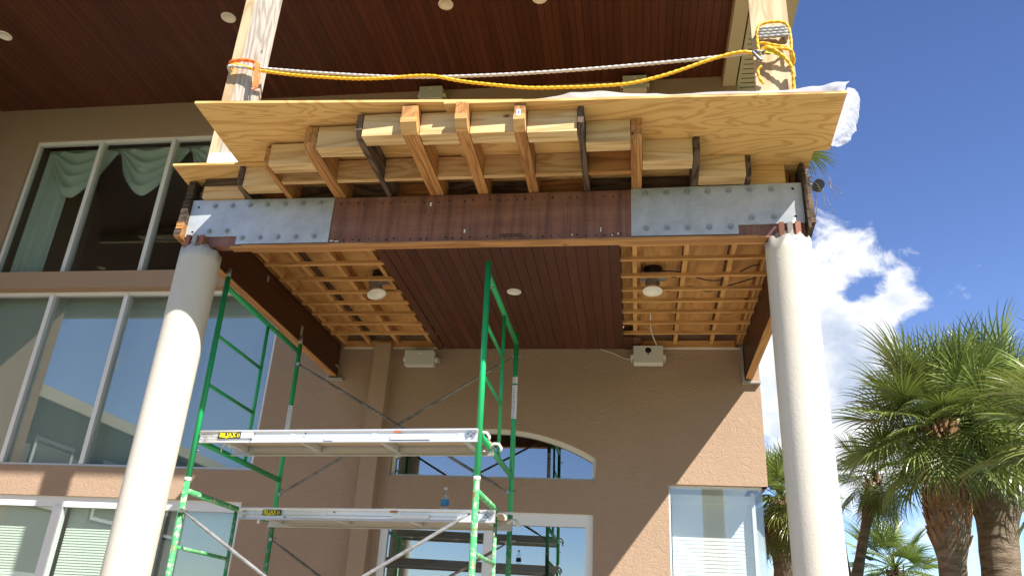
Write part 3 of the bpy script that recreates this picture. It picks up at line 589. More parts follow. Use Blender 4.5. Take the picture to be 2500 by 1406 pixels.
# ------------------------------------------------------------------ lower porch ceiling
def build_ceiling():
    T = thing('porch_ceiling', (-1.1, 6.5, 4.5), 'half stripped porch ceiling of dark boards between open furring bays', 'ceiling')
    random.seed(21); xa, xb, w = -2.02, -.105, .0833; n = int((xb-xa)/w); w = (xb-xa)/n
    for i in range(n):
        lumber('board', (xa+w*(i+.5), 6.53, 4.505+rj(.0012)), (2.94, w-.0045, .014), 'mahogany', T, 'y')
    lumber('board', (-2.065, 6.53, 4.500), (2.94, .075, .014), 'mahogany', T, 'y', rot=.0085)
    bk = MB(); bk.box(xa, xb, 5.06, 8.0, 4.5135, 4.516); bk.build('gap_shade_sheet', 'slot_dark', T)  # dark sheet added above the boards so the gaps between them look shaded
    for i in range(2): lumber('board', (-.105+w*(i+.5), 7.83, 4.505), (.36, w-.0045, .014), 'mahogany', T, 'y')
    for k, y in enumerate((5.38, 5.655, 5.925, 6.25, 6.535, 6.787, 7.055, 7.328, 7.603)):
        lumber('furring_strip', (-2.61, y, 4.5305), (1.18, .038, .028), 'furring_wood', T, 'x', rot=rj(.006)); lumber('furring_strip', (.49, y+rj(.006), 4.5305), (1.22, .038, .028), 'furring_wood', T, 'x', rot=rj(.006))
        lumber('furring_strip', (-1.06, y, 4.5305), (1.87, .038, .026), 'furring_wood', T, 'x')
    lumber('furring_strip', (-1.07, 5.09, 4.555), (4.2, .05, .055), 'joist_rotten', T, 'x')
    lumber('furring_strip', (-1.07, 7.985, 4.548), (4.2, .03, .068), 'furring_wood', T, 'x')
    for x0, x1 in ((-3.2, -2.07), (-.10, 1.1)):
        for k in range(2): lumber('sheathing', ((x0+x1)/2, 5.85+1.37*k+.02, 4.664), (1.36, x1-x0, .012), 'subfloor_ply', T, 'y')
        for x in [j[0] for j in JO if x0 < j[0] < x1]+([-3.19] if x0 < -3 else [1.06]): lumber('ceiling_joist', (x+.02, 6.53, 4.600), (2.9, .038, .11), 'furring_wood', T, 'y')
    b = MB(); b.box(-3.2, -2.1, 7.995, 8.028, 4.505, 4.514); b.box(-.02, 1.1, 7.995, 8.028, 4.505, 4.514); b.build('stucco_edge', 'cream_trim', T)
build_ceiling()

def recessed(x, y, z, r, label, group='round white ceiling lights'):
    b = MB(); b.lathe([(0, -.004), (r*.78, -.005), (r*.8, -.008), (r*.97, -.008), (r, -.003), (r, .004)], n=32)
    tag(b.build('ceiling_light', 'lamp_white', None, Matrix.Translation((x, y, z))), label, 'ceiling light', group)
recessed(-7.526, 6.598, 8.016, .085, 'round white light in dark upper ceiling at the far left')
recessed(-4.587, 6.542, 8.016, .085, 'round white light in dark upper ceiling just left of the left post')
recessed(-2.021, 6.558, 8.016, .085, 'round white light in dark upper ceiling above the white rope')
recessed(-.976, 6.555, 8.016, .085, 'round white light cut by the top edge of the picture')
recessed(-1.063, 6.486, 4.497, .066, 'small round white light in the lower dark board ceiling')
def hanging_lamp(x, y, tilt, rz, label):
    T = thing('hanging_lamp', (x, y, 4.42), label, 'lamp', 'lamps left hanging from the stripped ceiling')
    b = MB(); b.lathe([(0, 4.74), (.075, 4.74), (.08, 4.60), (.08, 4.59), (.07, 4.59), (.07, 4.73)], n=20); b.build('housing', 'black_plastic', T, Matrix.Translation((x+.01, y+.02, 0)))
    b = MB(); b.box(-.11, .11, -.09, .09, 4.575, 4.582); b.box(-.11, -.105, -.09, .09, 4.56, 4.60); b.build('mounting_plate', 'lamp_metal', T, Matrix.Translation((x+.01, y+.02, 0)))
    b = MB(); b.lathe([(.055, .03), (.065, .09), (.05, .12), (0, .125)], n=20); m = Matrix.Translation((x, y, 4.43)) @ Matrix.Rotation(rz, 4, 'Z') @ Matrix.Rotation(tilt, 4, 'X'); b.build('heat_sink', 'lamp_metal', T, m)
    b = MB(); b.lathe([(0, .012), (.05, .012), (.062, .0), (.084, -.004), (.087, .002), (.07, .03), (0, .035)], n=28); b.build('trim_disc', 'lamp_white', T, m)
    b = MB(); b.tube(catmull([(x, y, 4.53), (x+.03, y+.01, 4.6), (x-.02, y+.02, 4.66)], .02), .006, 6); b.build('lead', 'cable_white', T)
hanging_lamp(.163, 6.36, R(-6), 0, 'lamp dangling in the right open ceiling bay')
hanging_lamp(-2.304, 6.37, R(-18), R(70), 'lamp dangling tilted in the left open ceiling bay')
def cable(pts, r, mat, label):
    b = MB(); b.tube(catmull(pts, .03), r, 6); tag(b.build('electrical_cable', mat), label, 'cable', 'cables in the open ceiling')
cable([(.25, 6.35, 4.62), (.42, 6.35, 4.60), (.62, 6.5, 4.6), (.78, 6.45, 4.58), (1.0, 6.25, 4.61), (1.08, 6.3, 4.62)], .006, 'cable_dark', 'upper dark cable sagging between joists beside the right hanging lamp')
cable([(.30, 6.75, 4.60), (.5, 6.62, 4.59), (.66, 6.7, 4.575), (.85, 6.6, 4.59), (1.07, 6.5, 4.62)], .006, 'cable_dark', 'lower dark cable sagging between joists in the right bay')
cable([(.16, 7.1, 4.58), (.17, 7.5, 4.52), (.24, 7.9, 4.49), (.27, 7.96, 4.46)], .006, 'cable_white', 'pale cable running down to the right wall speaker')
cable([(-.35, 7.98, 4.49), (-.2, 7.985, 4.44), (-.10, 7.985, 4.39), (-.02, 7.96, 4.37)], .007, 'soffit_paint', 'tan cable looping along the wall into the right speaker')

# ------------------------------------------------------------------ speakers
def speaker(x0, x1, z0, z1, y, label, tilt=0, plain_face=False):
    c = ((x0+x1)/2, y, (z0+z1)/2); m = Matrix.Translation(c) @ Matrix.Rotation(tilt, 4, 'X'); T = thing('wall_speaker', c, label, 'speaker', 'white wall speakers', m=m)
    w, h = (x1-x0)/2, (z1-z0)/2; b = MB(); b.prism([(-w, -h*.94), (-w*.97, -h), (w*.97, -h), (w, -h*.94), (w, h*.94), (w*.97, h), (-w*.97, h), (-w, h*.94)], 'y', -.07, .03); b.prism([(-w*.8, -h*.8), (w*.8, -h*.8), (w*.8, h*.8), (-w*.8, h*.8)], 'y', .0302, .075)
    b.build('cabinet', 'speaker_white', T, m)
    if not plain_face:
        g = MB(); g.box(-w*.93, w*.93, -.0735, -.0702, -h*.88, h*.88); g.build('grille', 'speaker_grille', T, m); l = MB(); l.box(-.01, .01, -.0752, -.0737, h*.55, h*.72); l.build('badge', 'lamp_white', T, m)
    else:
        g = MB(); g.tube([(0, -.069, h*.45), (0, -.0712, h*.45)], .032, 14, smooth=False); g.build('opening', 'black_plastic', T, m)
        g = MB(); g.tube([(0, -.073, h*.5), (.0, -.073, -h*.1)], .004, 6); g.build('loose_wire', 'cable_dark', T, m)
    for sgn in (-1, 1):
        k = MB(); k.tube([(sgn*w, 0, 0), (sgn*(w+.03), 0, 0)], .03, 12, smooth=False); k.build('bracket_knob', 'speaker_white', T, m)
    k = MB(); k.box(-w-.028, -w-.02, -.01, .11, -.02, .02); k.box(w+.02, w+.028, -.01, .11, -.02, .02); k.box(-w-.028, w+.028, .105, .11, -.02, .02); k.build('bracket', 'speaker_white', T, m)
speaker(-2.43, -2.115, 4.263, 4.43, 7.91, 'white wall speaker with grille under the dark boards beside the pilaster', R(8))
speaker(-.005, .295, 4.29, 4.475, 7.91, 'white wall speaker with a round hole under the right open bay', R(-4), True)
speaker(-2.63, -2.34, 7.76, 7.935, 7.91, 'small white speaker just showing above the left plywood edge', R(6))
speaker(-.10, .185, 7.76, 7.945, 7.91, 'white speaker on the upper wall near the right post', R(6))

# ------------------------------------------------------------------ posts on the balcony
def post(x0, x1, y0, y1, n, mat0, mat1, label):
    T = thing('timber_post', ((x0+x1)/2, (y0+y1)/2, 4.8), label, 'post', 'laminated timber posts'); w = (x1-x0)/n
    for i in range(n): lumber('ply', (x0+w*(i+.5), (y0+y1)/2+rj(.005), (4.80+7.95)/2), (3.15, w-.0065, y1-y0), mat0 if i < 1 or mat1 is None else mat1, T, 'z')
    for i in range(1, n): lumber('gap_shade_strip', (x0+w*i, (y0+y1)/2, (4.80+7.95)/2), (3.14, .0062, y1-y0-.016), 'slot_dark', T, 'z')  # recessed dark filler between the plies, shade of the open gaps put in as colour
    return T
PL = post(-3.325, -3.10, 4.945, 5.085, 5, 'post_wood', 'post_weathered', 'weathered laminated timber post at left tied with orange strap')
post(.972, 1.152, 4.94, 5.08, 5, 'post_wood', None, 'clean laminated timber post at right wrapped in yellow rope')
b = MB(); b.box(-3.328, -3.097, 4.942, 5.088, 4.80, 5.04); b.build('painted_foot', 'sticker_white', PL)

# ------------------------------------------------------------------ ropes and straps
def rope_thing(name, pts, r, mat, label, cat='rope', pitch=.05):
    b = MB(); b.rope(pts, r, pitch); return tag(b.build(name, mat), label, cat)
def ring(x0, x1, y0, y1, z, g, start=0, turns=1, rise=0, wob=0):
    P = []; pts = [(x0-g, y0-g*.3), (x0-g*.3, y0-g), ((x0+x1)/2, y0-g), (x1+g*.3, y0-g), (x1+g, y0-g*.3), (x1+g, y1+g*.3), (x1+g*.3, y1+g), (x0-g*.3, y1+g), (x0-g, y1+g*.3)]
    n = len(pts)
    for k in range(int(turns*n)+1):
        x, y = pts[(k+start) % n]; P.append((x, y, z+rise*k/n+wob*math.sin(k*1.7)))
    return P
def build_ropes():
    lp = (-3.325, -3.10, 4.945, 5.085); rp = (.972, 1.152, 4.94, 5.08)
    w = [(-3.10, 5.10, 5.87), (-3.2, 5.105, 5.875), (-3.345, 5.08, 5.885), (-3.345, 4.94, 5.89), (-3.30, 4.925, 5.89), (-3.2, 4.925, 5.872), (-3.08, 4.925, 5.852)]
    rope_thing('white_rope', w+[(-3.028, 4.92, 5.844), (-2.444, 4.92, 5.756), (-1.747, 4.92, 5.676), (-1.082, 4.92, 5.655), (-.44, 4.92, 5.662), (.183, 4.92, 5.688), (.64, 4.92, 5.716), (.95, 4.915, 5.745)], .012, 'white_rope', 'taut off-white rope stretched between the two timber posts')
    y = [(-3.345, 5.07, 5.90), (-3.342, 4.95, 5.905), (-3.28, 4.927, 5.905), (-3.17, 4.925, 5.87), (-3.06, 4.91, 5.82), (-3.01, 4.9, 5.801), (-2.788, 4.9, 5.754), (-2.534, 4.9, 5.713), (-2.182, 4.9, 5.67), (-1.908, 4.9, 5.662), (-1.707, 4.9, 5.669), (-1.539, 4.897, 5.655), (-1.369, 4.9, 5.608), (-1.203, 4.9, 5.57), (-.974, 4.9, 5.529), (-.749, 4.9, 5.496), (-.435, 4.9, 5.485), (-.28, 4.9, 5.484), (-.034, 4.9, 5.492), (.18, 4.9, 5.536), (.363, 4.9, 5.594), (.546, 4.9, 5.663), (.728, 4.9, 5.72), (.848, 4.9, 5.735), (.93, 4.92, 5.72)]
    rope_thing('yellow_rope', y, .012, 'yellow_rope', 'sagging yellow rope strung between the two timber posts')
    b = MB(); b.rope(ring(*rp, 5.885, .014, 0, 3.4, .027), .013, .045); b.rope([(1.165, 4.95, 5.80), (1.13, 4.925, 5.79), (1.06, 4.925, 5.77), (1.01, 4.925, 5.745)], .0105, .045)
    tag(b.build('grey_rope_wraps', 'grey_rope'), 'grey rope wound three times round the right post', 'rope')
    b = MB(); b.rope([(.95, 4.93, 5.76), (.945, 4.925, 5.86), (.955, 4.92, 5.965), (.99, 4.915, 6.005), (1.06, 4.912, 6.018), (1.14, 4.915, 6.012), (1.18, 4.925, 5.97), (1.19, 4.93, 5.86), (1.185, 4.935, 5.76), (1.18, 4.94, 5.70)], .0105)
    b.rope([(.955, 5.02, 5.80), (.95, 4.94, 5.82), (.98, 4.918, 5.825), (1.05, 4.915, 5.80), (1.12, 4.913, 5.775), (1.165, 4.916, 5.755), (1.185, 4.94, 5.70), (1.18, 5.0, 5.66)], .0105)
    b.rope([(.955, 5.02, 5.74), (.96, 4.94, 5.755), (1.0, 4.915, 5.785), (1.06, 4.910, 5.765), (1.13, 4.912, 5.755), (1.18, 4.918, 5.74), (1.20, 4.95, 5.68), (1.19, 5.0, 5.63)], .0105)
    b.rope([(.96, 4.93, 5.75), (1.02, 4.908, 5.765), (1.08, 4.903, 5.72), (1.13, 4.905, 5.66), (1.165, 4.915, 5.60), (1.178, 4.93, 5.52), (1.176, 4.95, 5.44), (1.172, 4.96, 5.40)], .0115)
    b.rope([(.965, 4.945, 5.63), (.935, 4.95, 5.60), (.945, 4.96, 5.53), (.972, 4.97, 5.49)], .0105)
    tag(b.build('yellow_rope_wraps', 'yellow_rope'), 'loose yellow rope coils knotted round the right post', 'rope')
    b = MB(); 
    P = catmull([(.95, 4.93, 5.735), (1.0, 4.912, 5.74), (1.07, 4.905, 5.705), (1.12, 4.905, 5.66), (1.17, 4.915, 5.62)], .02)
    for i in range(len(P)-1): 
        p, q = P[i], P[i+1]; b.add([p+Vector((0, 0, .014)), q+Vector((0, 0, .014)), q-Vector((0, 0, .014)), p-Vector((0, 0, .014))], [(0, 3, 2, 1)])
    T = thing('ratchet_strap', (.93, 4.92, 5.7), 'yellow ratchet strap with steel buckle hooked to the right post', 'strap'); b.build('webbing', 'yellow_strap', T)
    k = MB(); k.tube(catmull([(.90, 4.905, 5.735), (.925, 4.90, 5.69), (.955, 4.90, 5.645)], .01), .012, 8); k.tube([(.92, 4.90, 5.72), (.99, 4.91, 5.745)], .009, 8); k.tube(catmull([(.905, 4.905, 5.75), (.94, 4.9, 5.735), (.962, 4.91, 5.70), (.967, 4.91, 5.655)], .01), .005, 6); k.build('buckle', 'buckle', T)
    k = MB(); k.box(1.174, 1.196, 4.925, 4.95, 5.50, 5.60); k.build('end_hook', 'buckle', T)
    T = thing('orange_strap', (-3.2, 4.92, 5.9), 'orange strap looped round the left post with a hanging tail', 'strap')
    b = MB(); b.rope([(-3.345, 5.05, 5.93), (-3.345, 4.95, 5.935), (-3.31, 4.922, 5.94), (-3.24, 4.918, 5.945), (-3.16, 4.918, 5.935), (-3.10, 4.915, 5.91), (-3.065, 4.91, 5.875)], .0145, .07); b.build('loop', 'orange_strap', T)
    t = MB(); P = catmull([(-3.075, 4.895, 5.885), (-3.055, 4.888, 5.84), (-3.05, 4.887, 5.77), (-3.04, 4.888, 5.70), (-3.045, 4.889, 5.64)], .02); wd = .019
    for i in range(len(P)-1):
        p, q = P[i], P[i+1]; wv = Vector((wd, .004, 0)); t.add([p-wv, p+wv, q+wv, q-wv], [(0, 3, 2, 1)])
    t.build('tail', 'orange_strap', T)
    t = MB(); t.rope([(-3.035, 4.893, 5.84), (-3.018, 4.893, 5.76), (-3.015, 4.893, 5.68), (-3.028, 4.893, 5.62), (-3.048, 4.893, 5.615), (-3.045, 4.893, 5.66)], .006); t.build('cord_end', 'orange_strap', T)
build_ropes()

# ------------------------------------------------------------------ scaffold
LF, LR, RF, RR = Vector((-3.161, 5.34, 0)), Vector((-3.172, 6.869, 0)), Vector((-1.034, 5.161, 0)), Vector((-1.025, 6.618, 0))
def lean(p): return Vector((p[0]-.016*(p[2]-3.35), p[1], p[2]))
def build_scaffold():
    TOWER = thing('scaffold_tower', (-2.1, 6.0, 0), 'green tubular scaffold tower standing under the porch', 'scaffold')
    def frame(F, Rr, zb, zt, bar, midbar, rungs, label, mat, pins=True, ladder=.53):
        T = link('end_frame', None, None, TOWER, Matrix.Translation(F+Vector((0, 0, zb)))); T['label'] = label; at = lambda t, z: lean(F.lerp(Rr, t)+Vector((0, 0, z)))
        for t in (0, 1):
            b = MB(); b.tube([at(t, zb), at(t, zt)], .0215, 14); P = b.build('post', mat, T)
            if pins:
                c = MB(); c.tube([at(t, zt), at(t, zt+.075)], .0175, 12); c.build('coupling_pin', 'brace_steel', T)
            for z in (zb+.19, zt-.21):
                s = MB(); s.tube([at(t, z), at(t, z)+Vector((.05, -.01, 0))], .007, 8); s.build('lock_stud', 'buckle', T)
        def bar_(a, b_, r, nm): m = MB(); m.tube([a, b_], r, 12); m.build(nm, mat, T)
        bar_(at(0, bar), at(1, bar), .0215, 'top_bar')
        if midbar: bar_(at(0, midbar), at(1, midbar), .0215, 'cross_bar')
        bar_(at(ladder, bar), at(ladder, midbar or zb+.05), .0145, 'inner_upright')
        for z in rungs: bar_(at(0, z), at(ladder, z), .0135, 'rung')
        return T, at
    TL, aL = frame(LF, LR, 2.56, 4.13, 4.05, 2.835, (3.645, 3.255), 'upper left green scaffold end frame standing under the left side beam', 'green_paint')
    TR, aR = frame(RF, RR, 2.56, 4.145, 4.05, 2.87, (3.675, 3.295), 'upper right green scaffold end frame reaching up the middle of the porch', 'green_paint', pins=False)
    frame(LF, LR, .06, 2.545, 2.47, None, (2.09, 1.7, 1.3, .9, .5), 'lower left green scaffold end frame with chipped paint', 'green_worn', False)
    frame(RF, RR, .06, 2.57, 2.495, None, (2.115, 1.72, 1.32, .92, .52), 'lower right green scaffold end frame, paint heavily chipped', 'green_worn', False)
    for T, at, z in ((TL, aL, 2.55), (TR, aR, 2.575)):
        for t in (0, 1):
            b = MB(); b.tube([at(t, z-.014), at(t, z+.012)], .0235, 14); b.build('coupling_collar', 'sticker_white', T)
    for T, at, z0, z1 in ((TR, aR, 3.36, 3.66), (TR, aR, 3.675, 3.735), (TL, aL, 3.29, 3.52)):
        b = MB(); b.tube([at(1, z0), at(1, z1)], .0222, 14, caps=False); b.build('sticker', 'sticker_white', T)
        for i in range(int((z1-z0)/.02)):
            b = MB(); a = at(1, z0+.01+.02*i); b.box(a.x-.011, a.x+.009, a.y-.0235, a.y-.0221, a.z, a.z+.007); b.build('sticker_print', 'print_grey', T)
    rust = MB()
    # cross braces
    def brace(a, b_, label, mat, group='scaffold cross braces'):
        T = link('cross_brace', None, None, TOWER, Matrix.Translation((Vector(a[0])+Vector(b_[0]))/2)); T['label'] = label
        for p, q in (a, b_):
            p, q = Vector(p), Vector(q); d = (q-p).normalized(); m = MB(); m.tube([p, p+d*.10, p+d*.13, q-d*.13, q-d*.10, q], [.006, .0075, .0125, .0125, .0075, .006], 8); m.build('rail', mat, T)
            for e in (p, q): k = MB(); k.tube([e+Vector((0, -.015, 0)), e+Vector((0, .015, 0))], .016, 10, smooth=False); k.build('end_eye', 'brace_steel', T)
    o = Vector((.02, -.028, 0)); o2 = Vector((-.02, -.028, 0))
    brace((aL(1, 3.92)+o, aR(1, 2.737)+o2), (aR(1, 3.926)+o2+Vector((0, .03, 0)), aL(1, 2.71)+o+Vector((0, .03, 0))), 'thin grey cross brace behind the upper scaffold plank', 'brace_old')
    f = lambda t, z: lean(LF.lerp(LR, t)+Vector((0, 0, z))); g = lambda t, z: lean(RF.lerp(RR, t)+Vector((0, 0, z)))
    brace((f(0, 2.33)+o, g(0, 1.13)+o2), (g(0, 2.36)+o2+Vector((0, .03, 0)), f(0, 1.12)+o+Vector((0, .03, 0))), 'bright steel cross brace at the front below the planks', 'brace_steel')
    brace((f(1, 2.32)+o, g(1, 1.13)+o2), (g(1, 2.34)+o2+Vector((0, .03, 0)), f(1, 1.12)+o+Vector((0, .03, 0))), 'dull cross brace at the back of the lower scaffold level', 'brace_old')
    # planks: aluminium side rails, plywood deck, ribs underneath, hooks and stickers
    def plank(A, B, width, zt, label, seed, stk):
        A, B = Vector(A), Vector(B); ex = (B-A).normalized(); ey = Vector((-ex.y, ex.x, 0)); L_ = (B-A).length; h = .088
        m = Matrix((ex, ey, Vector((0, 0, 1)))).transposed().to_4x4(); m.translation = Vector((A.x, A.y, zt-h)); T = thing('scaffold_plank', A, label, 'scaffold plank', 'aluminium scaffold planks', m=m)
        def rail(y, s, nm):
            b = MB(); b.prism([(y, 0), (y+.026*s, 0), (y+.026*s, .004), (y+.004*s, .004), (y+.004*s, .032), (y+.009*s, .038), (y+.009*s, .066), (y, .072), (y-.004*s, .078), (y-.004*s, h), (y+.022*s, h), (y+.022*s, h-.004)] if s > 0 else [(y, 0), (y-.026, 0), (y-.026, .004), (y-.004, .004), (y-.004, h-.004), (y-.022, h-.004), (y-.022, h), (y, h)], 'x', 0, L_); return b.build(nm, 'aluminium', T, m)
        fr = rail(0, 1, 'side_rail'); rail(width, -1, 'side_rail')
        d = MB(); d.box(.005, L_-.005, .024, width-.024, h-.018, h-.004); d.build('deck_panel', 'plank_ply', T, m)
        for k in range(4):
            x = .12+(L_-.24)*k/3; r_ = MB(); r_.box(x-.02, x+.02, .006, width-.006, h-.06, h-.0185); r_.build('rib', 'aluminium', T, m)
        for x, s in ((0, -1), (L_, 1)):
            for y in (.06, width-.06):
                k = MB(); k.tube([(x-.02*s, y, .05), (x+.012*s, y, .075), (x+.045*s, y, .072), (x+.066*s, y, .045), (x+.062*s, y, .02)], .011, 8); k.build('hook', 'cable_white' if s > 0 else 'aluminium', T, m)
        k = MB(); k.box(L_-.075, L_-.055, -.006, -.0045, .03, .075); k.box(L_-.035, L_-.015, -.006, -.0045, .03, .075); k.box(L_-.075, L_-.015, -.006, -.0045, .045, .06); k.build('end_bracket', 'lamp_metal', T, m)
        for x0, x1, z0, z1, mt, y in stk:
            q = MB(); q.box(x0, x1, -.0062-y, -.0046-y, z0, z1); q.build('sticker', mt, fr, m)
        x0, x1 = stk[0][0], stk[0][1]; tm = text_mesh('BiLJAX', .040); tm.materials.append(M['sticker_yellow'])
        xs = [v.co.x for v in tm.vertices]; sx = (x1-x0-.045)/(max(xs)-min(xs))
        link('sticker_lettering', tm, None, fr, m @ Matrix.Translation(((x0+x1)/2-.014, -.0068, (stk[0][2]+stk[0][3])/2+.002)) @ Matrix.Rotation(R(90), 4, 'X') @ Matrix.Diagonal((sx, 1.15, 1, 1)))
        q = MB(); q.box(x1-.028, x1-.022, -.0072, -.0063, stk[0][2]+.006, stk[0][3]-.006); q.box(x1-.015, x1-.009, -.0072, -.0063, stk[0][2]+.006, stk[0][3]-.006); q.box(x0+.03, x1-.05, -.0072, -.0063, stk[0][2]+.004, stk[0][2]+.008); q.build('sticker_lettering', 'sticker_yellow', fr, m)
        for i, ch in enumerate(('318', '2-7')):
            tm = text_mesh(ch, .022); tm.materials.append(M['print_grey']); link('rail_print', tm, None, fr, m @ Matrix.Translation((.055, -.005, .058-.04*i)) @ Matrix.Rotation(R(90), 4, 'X'))
        for x, y, z in ((.84, -.0055, .06), (.42, -.0055, .02)):
            k = MB(); k.tube([(x, y+.002, z), (x, y-.001, z)], .006, 8, smooth=False); k.build('rivet', 'bolt_dark', fr, m)
        return T
    plank((-3.112, 5.315, 0), (-1.03, 5.118, 0), .44, 2.895, 'upper aluminium scaffold plank with a yellow and black sticker', 1,
          [(.155, .335, .030, .070, 'sticker_black', 0), (.337, .435, .030, .070, 'sticker_white', 0), (1.48, 1.77, .016, .05, 'sticker_white', 0), (1.50, 1.55, .062, .072, 'sticker_red', 0), (.99, 1.06, .012, .032, 'sticker_white', 0)])
    P2 = plank((-3.10, 6.09, 0), (-1.0, 5.80, 0), .45, 2.475, 'lower aluminium scaffold plank carrying the water bottle', 2,
          [(.22, .38, .030, .070, 'sticker_black', 0), (1.30, 1.36, .062, .072, 'sticker_red', 0), (1.32, 1.62, .02, .046, 'sticker_white', 0)])
    T = thing('water_bottle', (-1.425, 6.02, 2.475), 'small clear water bottle with blue label on the lower plank', 'bottle'); m = Matrix.Translation((-1.425, 6.02, 2.4725))
    b = MB(); b.lathe([(0, .002), (.028, .0), (.031, .008), (.031, .045), (.029, .05), (.031, .055), (.031, .105), (.029, .125), (.018, .155), (.012, .165), (.012, .178)], n=20); b.build('body', 'bottle_plastic', T, m)
    b = MB(); b.lathe([(.0318, .056), (.0318, .10)], n=20); b.build('label_band', 'bottle_label', T, m); b = MB(); b.lathe([(0, .19), (.0135, .19), (.0135, .172)], n=16); b.build('cap', 'sticker_white', T, m)
build_scaffold()

# ------------------------------------------------------------------ old lamp socket and dead vine at the beam's right end
def build_vine():
    T = thing('old_lamp_socket', (1.25, 4.92, 4.57), 'round black lamp socket sticking out beside the right beam end', 'lamp socket')
    b = MB(); b.tube([(1.258, 4.905, 4.568), (1.262, 4.94, 4.575)], [.039, .036], 18, smooth=False); b.build('socket', 'black_plastic', T); b = MB(); b.tube([(1.20, 4.93, 4.585), (1.26, 4.93, 4.58)], .007, 8); b.build('nipple', 'sticker_white', T)
    k = MB(); k.tube([(1.262, 4.941, 4.575), (1.263, 4.955, 4.577)], .04, 18, smooth=False); k.build('cover', 'lamp_metal', T)
    random.seed(9); b = MB()
    for s in range(7):
        p = Vector((1.20+rj(.01), 4.92+rj(.03), 4.70-.02*s)); pts = [p]; d = Vector((.5, rj(.3), .2-.2*s/2))
        for k in range(9):
            d += Vector((rj(.35), rj(.3), -.28)); d.normalize(); p = p+d*.034; pts.append(p)
        b.tube(catmull(pts, .02), .0016, 4)
        for k in range(1, len(pts)):
            if random.random() < .6:
                q = pts[k]; e = Vector((rj(1), rj(1), rj(.6)-.5)).normalized()*.014; w = Vector((rj(1), rj(1), rj(1))).normalized()*.004; b.add([q-w, q+w, q+e], [(0, 1, 2)])
    tag(b.build('dead_vine', 'palm_leaf_dry'), 'wisp of dead vine dangling from the right beam end', 'vine')
build_vine()

# ------------------------------------------------------------------ palms
FANS = {}
def fan_mesh(key, seed, droop, mat, nseg=46, petiole=.75):
    """one costapalmate fan leaf: petiole along +X, blade split into pleated segments with drooping tips"""
    rnd = random.Random(seed); b = MB()
    b.tube([(0, 0, 0), (petiole*.5, 0, .03), (petiole, 0, 0), (petiole+.30, 0, -.10-.16*droop)], [.020, .014, .010, .004], 5)
    for i in range(nseg):
        a = R(-128+256*(i+.5)/nseg)+rnd.uniform(-.02, .02); t0 = max(0, 1-abs(a)/R(120)); base = Vector((petiole+.26*t0, 0, -.085*t0-.13*droop*t0)); L_ = (.80-.20*(abs(a)/R(128))**2)*rnd.uniform(.88, 1.1)
        d = Vector((math.cos(a), math.sin(a), .30*(1-droop)*abs(math.sin(a)) - .12*droop)).normalized(); side = Vector((-math.sin(a), math.cos(a), 0)); p = base.copy(); vs = []; K = 7; bend = rnd.uniform(.75, 1.3)*(.22+.6*droop); tw = rnd.uniform(-.5, .5)
        for k in range(K+1):
            s = k/K; w = (.0035+.0135*math.sin(min(1, s*1.6+.12)*math.pi*.5))*(1 if s < .35 else max(0.03, (1-s)/.65)**.75)
            sd = (side*math.cos(tw*s)+Vector((0, 0, 1))*(math.sin(tw*s)+(.55 if i % 2 else -.55))).normalized(); vs += [p-sd*w, p+sd*w]
            d = (d+Vector((0, 0, -1))*bend*(s**1.8)*.62).normalized(); p = p+d*(L_/K)
        b.add(vs, [(2*k, 2*k+1, 2*k+3, 2*k+2) for k in range(K)], True)
    FANS[key] = b.mesh('frond', mat)
for i in range(3):
    fan_mesh(('up', i), 30+i, .05+.1*i, 'palm_leaf'); fan_mesh(('mid', i), 40+i, .42+.12*i, 'palm_leaf'); fan_mesh(('low', i), 50+i, .8+.12*i, 'palm_leaf')
fan_mesh(('pale', 0), 60, .5, 'palm_leaf_pale'); fan_mesh(('pale', 1), 61, .75, 'palm_leaf_pale'); fan_mesh(('dry', 0), 62, 1.1, 'palm_leaf_dry')
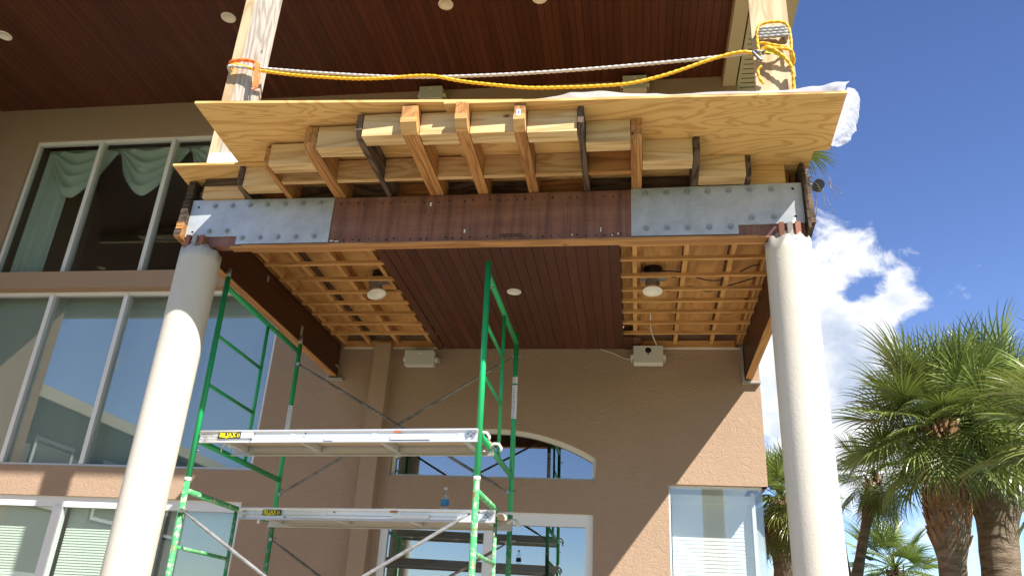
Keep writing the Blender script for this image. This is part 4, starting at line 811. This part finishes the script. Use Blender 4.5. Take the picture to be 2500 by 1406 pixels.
def palm(base, top, r0, r1, n, scale, label, seed, boots=0, boot_len=1.0, lowest=-60, curve=(0, 0), pale=.12, dry=.06):
    rnd = random.Random(seed); base, top = Vector(base), Vector(top); T = thing('palm_tree', base, label, 'palm tree', 'fan palms beside the house')
    b = MB(); pts = []; rr = []; K = 26; H = (top-base).length
    for k in range(K+1):
        t = k/K; p = base.lerp(top, t)+Vector((curve[0], curve[1], 0))*math.sin(t*math.pi); pts.append(p); q = max(0, 1-(H*(1-t))/max(boot_len, .01)) if boots else 0
        rr.append(r0+(r1-r0)*t+(.0 if not boots else .115*math.sin(min(1, q)**.7*math.pi))*scale+rnd.uniform(-.008, .008))
    b.tube(pts, rr, 20); b.build('trunk', 'palm_trunk', T)
    if boots:
        b = MB(); n_b = boots
        for k in range(n_b):
            f = k/n_b; z = 1-f*boot_len/H; i = min(K-1, int(z*K)); p = pts[i].lerp(pts[i+1], z*K-i); r = rr[i]; a = k*2.399+rnd.uniform(-.2, .2); o = Vector((math.cos(a), math.sin(a), 0)); s = Vector((-o.y, o.x, 0)); w = .055*scale*rnd.uniform(.8, 1.3); L_ = .19*scale*rnd.uniform(.7, 1.35); q = p+o*(r*.93)
            tip = q+o*(.055*scale*rnd.uniform(.6, 1.5))+Vector((0, 0, L_)); b.add([q-s*w, q+s*w, q+o*.03*scale-Vector((0, 0, .02)), tip-s*w*.45, tip+s*w*.45, tip+o*.016], [(0, 2, 5, 3), (2, 1, 4, 5), (3, 5, 4), (0, 3, 4, 1), (0, 1, 2)])
        o_ = b.build('leaf_boots', 'palm_boot', T); o_['kind'] = 'stuff'
    for k in range(n):
        f = (k+.5)/n; el = 84-(84-lowest)*(f**.85)+rnd.uniform(-9, 9); az = k*2.39996+rnd.uniform(-.3, .3); kind = 'up' if el > 38 else ('mid' if el > -8 else 'low'); u = rnd.random()
        key = (kind, rnd.randrange(3))
        if u < pale and kind != 'up': key = ('pale', rnd.randrange(2))
        elif u > 1-dry and el < -15: key = ('dry', 0)
        m = Matrix.Translation(top+Vector((0, 0, .12*scale*(1-f)))) @ Matrix.Rotation(az, 4, 'Z') @ Matrix.Rotation(-R(el), 4, 'Y') @ Matrix.Rotation(rnd.uniform(-.5, .5), 4, 'X') @ Matrix.Scale(scale*rnd.uniform(.85, 1.12), 4)
        link('frond', FANS[key], None, T, m)
    return T
palm((3.12, 9.5, 0), (3.40, 9.40, 4.05), .15, .13, 56, .69, 'bushy fan palm beside the right column, trunk bulging below its crown', 101, 230, 1.35, -40)
palm((4.02, 10.4, 0), (4.28, 10.2, 4.36), .23, .19, 50, .74, 'tall fan palm with ringed trunk near the right picture edge', 102, 150, 1.2, -34, curve=(-.08, 0))
palm((4.12, 7.6, 0), (4.22, 7.55, 3.45), .16, .15, 42, .76, 'pale fan palm reaching in from the right picture edge', 103, 60, .7, -55, pale=.55)
palm((6.0, 21.1, 0), (6.08, 21.1, 3.65), .16, .15, 34, .80, 'small distant fan palm low between column and bulging trunk', 104, 40, .7, -50)
palm((2.2, 13.9, 0), (2.36, 13.8, 3.95), .17, .16, 64, .60, 'shaggy fan palm between the house corner and the right column', 105, 90, .9, -80, pale=.25, dry=.25)
palm((2.24, 12.33, 0), (3.36, 12.04, 4.03), .075, .07, 32, .46, 'dark drooping fan palm on a thin leaning trunk right of the column', 107, 30, .5, -75, pale=.03)
palm((2.90, 11.66, 0), (2.18, 11.63, 9.35), .115, .10, 40, .66, 'very tall thin palm behind the right column, crown behind the deck', 106, 0, .1, -60)

# ------------------------------------------------------------------ neighbour's house, seen in the window glass
def neighbour():
    T = thing('neighbour_house', (-19, -3, 0), 'pale house with tiled hip roof mirrored in the middle windows', 'house')
    b = MB(); b.box(-25, -13.6, -7.2, .6, 0, 6.2); b.build('wall', 'pale_stucco', T)
    b = MB(); b.add([(-25.6, -7.8, 6.25), (-13.0, -7.8, 6.25), (-13.0, .9, 6.25), (-25.6, .9, 6.25), (-21, -3.4, 8.0), (-17.5, -3.4, 8.0)], [(0, 3, 2, 1), (0, 1, 5, 4), (1, 2, 5), (2, 3, 4, 5), (3, 0, 4)]); b.build('roof', 'roof_tile', T)
    b = MB(); b.box(-13.05, -12.95, -7.85, .95, 6.05, 6.32); b.box(-25.6, -13.05, .85, .95, 6.05, 6.32); b.build('fascia', 'soffit_paint', T)
    for y in (-6.0, -3.4, -.8):
        for z in (1.0, 3.9):
            b = MB(); b.box(-13.62, -13.56, y-.7, y+.7, z, z+1.5); w = b.build('window', 'white_frame', T); p = MB(); p.box(-13.555, -13.55, y-.6, y+.6, z+.1, z+1.4); p.build('pane', 'room_dark', w)
neighbour()
